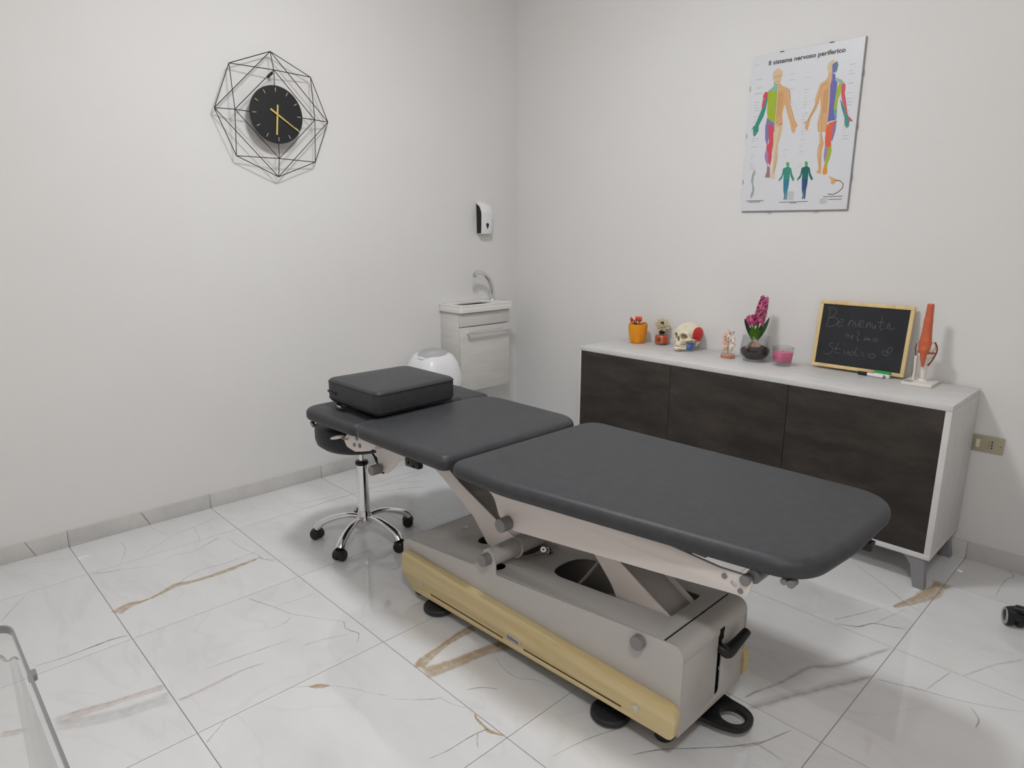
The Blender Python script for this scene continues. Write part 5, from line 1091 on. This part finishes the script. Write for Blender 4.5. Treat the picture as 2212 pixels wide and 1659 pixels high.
for nm, a, t0, t1, w0, w1, xx in (('hour_hand', radians(186), -.044, .092, .0042, .0042, .0710), ('minute_hand', radians(123), -.040, .126, .0048, .0022, .0732)):
    bm = bmesh.new(); fr = [bm.verts.new((xx+.0012, *q)) for q in ((-w0, t0), (w0, t0), (w1, t1), (-w1, t1))]; bk = [bm.verts.new((xx, *q)) for q in ((-w0, t0), (w0, t0), (w1, t1), (-w1, t1))]; bm.faces.new(fr); bm.faces.new(bk[::-1])
    for k in range(4): bm.faces.new((fr[k], bk[k], bk[(k+1) % 4], fr[(k+1) % 4]))
    bm.transform(Matrix.Translation((0, CY, CZ)) @ Matrix.Rotation(-a, 4, 'X')); mesh_obj(nm, bm_me(bm), 'brass', CL, smooth=False)
cyl('pivot', (.066, CY, CZ), (.0755, CY, CZ), .004, 'brass', CL, seg=16)

# ================================================================== WASHBASIN CABINET
WB = thing('washbasin_cabinet', (.10, -.442, .375), 'narrow whitewashed wall cabinet with a bar handle under the basin', 'cabinet')
CX, CYa, CYb, CZa, CZb = .190, -.645, -.240, .372, .857
box('side_panel', .002, CX-.018, CYa, CYa+.016, CZa, CZb, 'white_wood', WB, .0008)
box('side_panel', .002, CX-.018, CYb-.016, CYb, CZa, CZb, 'white_wood', WB, .0008)
box('bottom_panel', .002, CX-.018, CYa+.0165, CYb-.0165, CZa, CZa+.016, 'white_wood', WB, .0008)
box('front_panel', CX-.017, CX, CYa, CYb, .775, CZb-.003, 'white_wood', WB, .0012)
dr = box('door', CX-.017, CX, CYa, CYb, CZa, .770, 'white_wood', WB, .0012)
cyl('handle_bar', (.222, CYa+.035, .738), (.222, CYb-.02, .738), .0075, 'chrome', dr, seg=20)
for y_ in (CYa+.05, CYb-.035): box('handle_mount', CX, .226, y_-.006, y_+.006, .733, .743, 'white_plastic', dr)
BS = thing('washbasin', (.10, -.442, .858), 'small white ceramic washbasin on the narrow cabinet', 'basin')
rim = round_poly([(.002, -.655), (.207, -.655), (.207, -.228), (.002, -.228)], [.003, .012, .012, .003], 5)
bowl = round_poly([(.05, -.635), (.188, -.635), (.188, -.345), (.05, -.345)], [.03]*4, 6)
plate('basin_rim', [rim, bowl], .014, 'ceramic', BS, 'xy', .899, .003)
bm = bmesh.new(); lv = []
for ins, z in ((0, .893), (.003, .875), (.012, .864), (.03, .861)):
    lv.append([bm.verts.new((p[0], p[1], z)) for p in offset_poly(bowl, ins)])
for p, q in zip(lv, lv[1:]):
    for k in range(len(p)): bm.faces.new((p[k], p[(k+1) % len(p)], q[(k+1) % len(p)], q[k]))
bm.faces.new(lv[-1]); mesh_obj('bowl', bm_me(bm), 'ceramic', BS)
plate('apron', [rim, offset_poly(rim, .006)], .034, 'ceramic', BS, 'xy', .8755, .001)
lathe('drain', [(0, .001), (.014, .001), (.016, .0), (.016, .003), (.008, .002), (0, .002)], (.12, -.46, .862), 'chrome', BS, 20)
cyl('overflow_cover', (.115, -.3475, .882), (.115, -.3445, .882), .009, 'chrome', BS, seg=20)
FC = thing('faucet', (.085, -.292, .906), 'arched chrome faucet on the white basin', 'faucet')
lathe('faucet_base', [(0, 0), (.021, 0), (.021, .003), (.017, .008), (.013, .02), (0, .02)], (.085, -.292, .9065), 'chrome', FC, 28)
tube('spout', spline([(.085, -.292, .91), (.085, -.293, .96), (.085, -.302, 1.005), (.085, -.328, 1.048), (.085, -.372, 1.078), (.085, -.41, 1.085), (.085, -.438, 1.076)], 6), [.0170-.0045*i/36 for i in range(37)], 'chrome', FC, 20)
lathe('nozzle', [(0, 0), (.011, 0), (.0135, .003), (.0135, .022), (0, .026)], (.085, -.440, 1.056), 'chrome', FC, 24)
# ---- soap dispenser
DS = thing('soap_dispenser', (.0, -.305, 1.415), 'white wall soap dispenser with black sides above the washbasin', 'dispenser')
prof = round_poly([(.0, 1.318), (.052, 1.318), (.058, 1.36), (.060, 1.455), (.042, 1.497), (.0, 1.518)], [.002, .01, .03, .05, .03, .002], 6)
plate('shell', [prof], .086, 'white_plastic', DS, T=Matrix.Translation((0, -.305, 0)) @ AX['xz'], bev=.005)
pb = round_poly([(.006, 1.324), (.046, 1.324), (.049, 1.37), (.050, 1.448), (.033, 1.486), (.006, 1.502)], [.002, .006, .03, .04, .03, .002], 6)
for y_ in (-.3482, -.2618): plate('side_insert', [pb], .002, 'black_plastic', DS, T=Matrix.Translation((0, y_, 0)) @ AX['xz'], bev=.0004)
drop = [(-.305+.0115*cos(a), 1.375+.0115*sin(a)) for a in [radians(-30+20*k) for k in range(13)]] + [(-.305, 1.350)]
plate('drop_window', [drop], .002, 'black_plastic', DS, T=Matrix.Translation((.0590, 0, 0)) @ AX['yz'], bev=.0004)
# ---- swing bin
bx_, by_ = .172, -.842
BN = thing('swing_bin', (bx_, by_, 0), 'white dome-lidded bin with pale blue body beside the washbasin cabinet', 'bin')
sqb = lambda a, z: 1/((abs(cos(a))**3.2+abs(sin(a))**3.2)**(1/3.2))
lathe('bin_body', [(0, 0), (.090, 0), (.098, .008), (.134, .455), (.130, .46), (0, .46)], (bx_, by_, 0), 'bin_blue', BN, 64, sqb)
lathe('lid', [(.132, .452), (.147, .452), (.1495, .46), (.149, .485), (.144, .53), (.130, .585), (.102, .632), (.063, .658), (.025, .667), (0, .668)], (bx_, by_, 0), 'white_plastic', BN, 64, sqb)
bm = bmesh.new(); 
fl = [(math.radians(a), r) for a, r in ()]
pr = None
for i in range(13):
    t = -1+2*i/12; yy = by_-.015+t*.095; ww = .075*math.sqrt(max(.02, 1-t*t*.92)); row = []
    for j in range(7):
        xx = bx_-.01+(-1+2*j/6)*ww+.03; rr_ = (abs(xx-bx_)**3.2+abs(yy-by_)**3.2)**(1/3.2); zz = np.interp(rr_, (0, .025, .063, .102, .130, .144), (.668, .667, .658, .632, .585, .53))
        row.append(bm.verts.new((xx, yy, float(zz)+.002)))
    if pr:
        for j in range(6): bm.faces.new((pr[j], pr[j+1], row[j+1], row[j]))
    pr = row
bmesh.ops.solidify(bm, geom=bm.faces[:], thickness=.004)
mesh_obj('swing_flap', bm_me(bm), 'white_plastic', BN)

# ================================================================== GLASS DESK
GD = thing('glass_desk', (2.84, -3.45, 0), 'clear glass desk with rounded corner and small grey standoffs', 'desk')
gt = round_poly([(2.040, -3.096), (3.66, -3.096), (3.66, -3.86), (2.040, -3.86)], .035, 8)
plate('glass_top', [offset_poly(gt, .0032)], .012, 'desk_glass', GD, 'xy', .744, 0)
plate('edge_band', [gt, offset_poly(gt, .0030)], .012, 'glass_edge', GD, 'xy', .744, 0)
for y_, sg in ((-3.108, 1), (-3.80, -1)):
    plate('leg_panel', [round_poly([(2.135, 0), (3.565, 0), (3.565, .737), (2.135, .737)], .004, 3)], .008, 'desk_glass', GD, 'xz', y_, 0)
    for x_ in (2.185, 3.50):
        cyl('standoff', (x_, y_+sg*.010, .728), (x_, y_+sg*.020, .728), .0085, 'grey_plastic', GD, seg=24)
# ================================================================== OFFICE CHAIR (only one caster of it is in the photograph)
ox, oy = 3.283, -.528
OC = thing('office_chair', (ox, oy, 0), 'black five-star chair base with casters at the right edge beside the sideboard', 'chair')
for k in range(5):
    a = radians(168+72*k); dx, dy = cos(a), sin(a)
    tube('leg', [(ox, oy, .105), (ox+dx*.10, oy+dy*.10, .098), (ox+dx*.24, oy+dy*.24, .078), (ox+dx*.315, oy+dy*.315, .064)], [.026, .022, .018, .016], 'black_plastic', OC, 14, flat=(1.1, .8))
    cx, cy = ox+dx*.315, oy+dy*.315; b = radians(205)+k*1.3; wx, wy = cos(b), sin(b)
    bm = bmesh.new()
    for s in (-1, 1): b_cyl(bm, (cx+wx*s*.005, cy+wy*s*.005, .031), (cx+wx*s*.028, cy+wy*s*.028, .031), .031, seg=28, bev=.004)
    cs = mesh_obj('caster', bm_me(bm), 'black_plastic', OC)
    for s in (-1, 1):
        bm = bmesh.new(); b_lathe(bm, [(.018, 0), (.0285, 0), (.0285, .003), (.018, .003), (.018, 0)], 28, Matrix.Translation((cx+wx*s*.0265, cy+wy*s*.0265, .031)) @ frame_to((wx*s, wy*s, 0)).to_4x4()); mesh_obj('wheel_ring', bm_me(bm), 'cable_grey', cs)
    bm = bmesh.new(); b_lathe(bm, [(0, .030), (.030, .032), (.0335, .042), (.030, .056), (.018, .064), (.008, .066), (.008, .070), (0, .070)], 24, Matrix.Translation((cx, cy, 0))); mesh_obj('caster_hood', bm_me(bm), 'black_plastic', cs)
cyl('column', (ox, oy, .075), (ox, oy, .40), .025, 'black_plastic', OC)
mesh_obj('seat', cushion_me([(ox+.21*cos(2*pi*k/40), oy+.21*sin(2*pi*k/40)) for k in range(40)], .40, .47, .03, .006), 'black_leatherette', OC, angle=0)
bpy.context.view_layer.update()
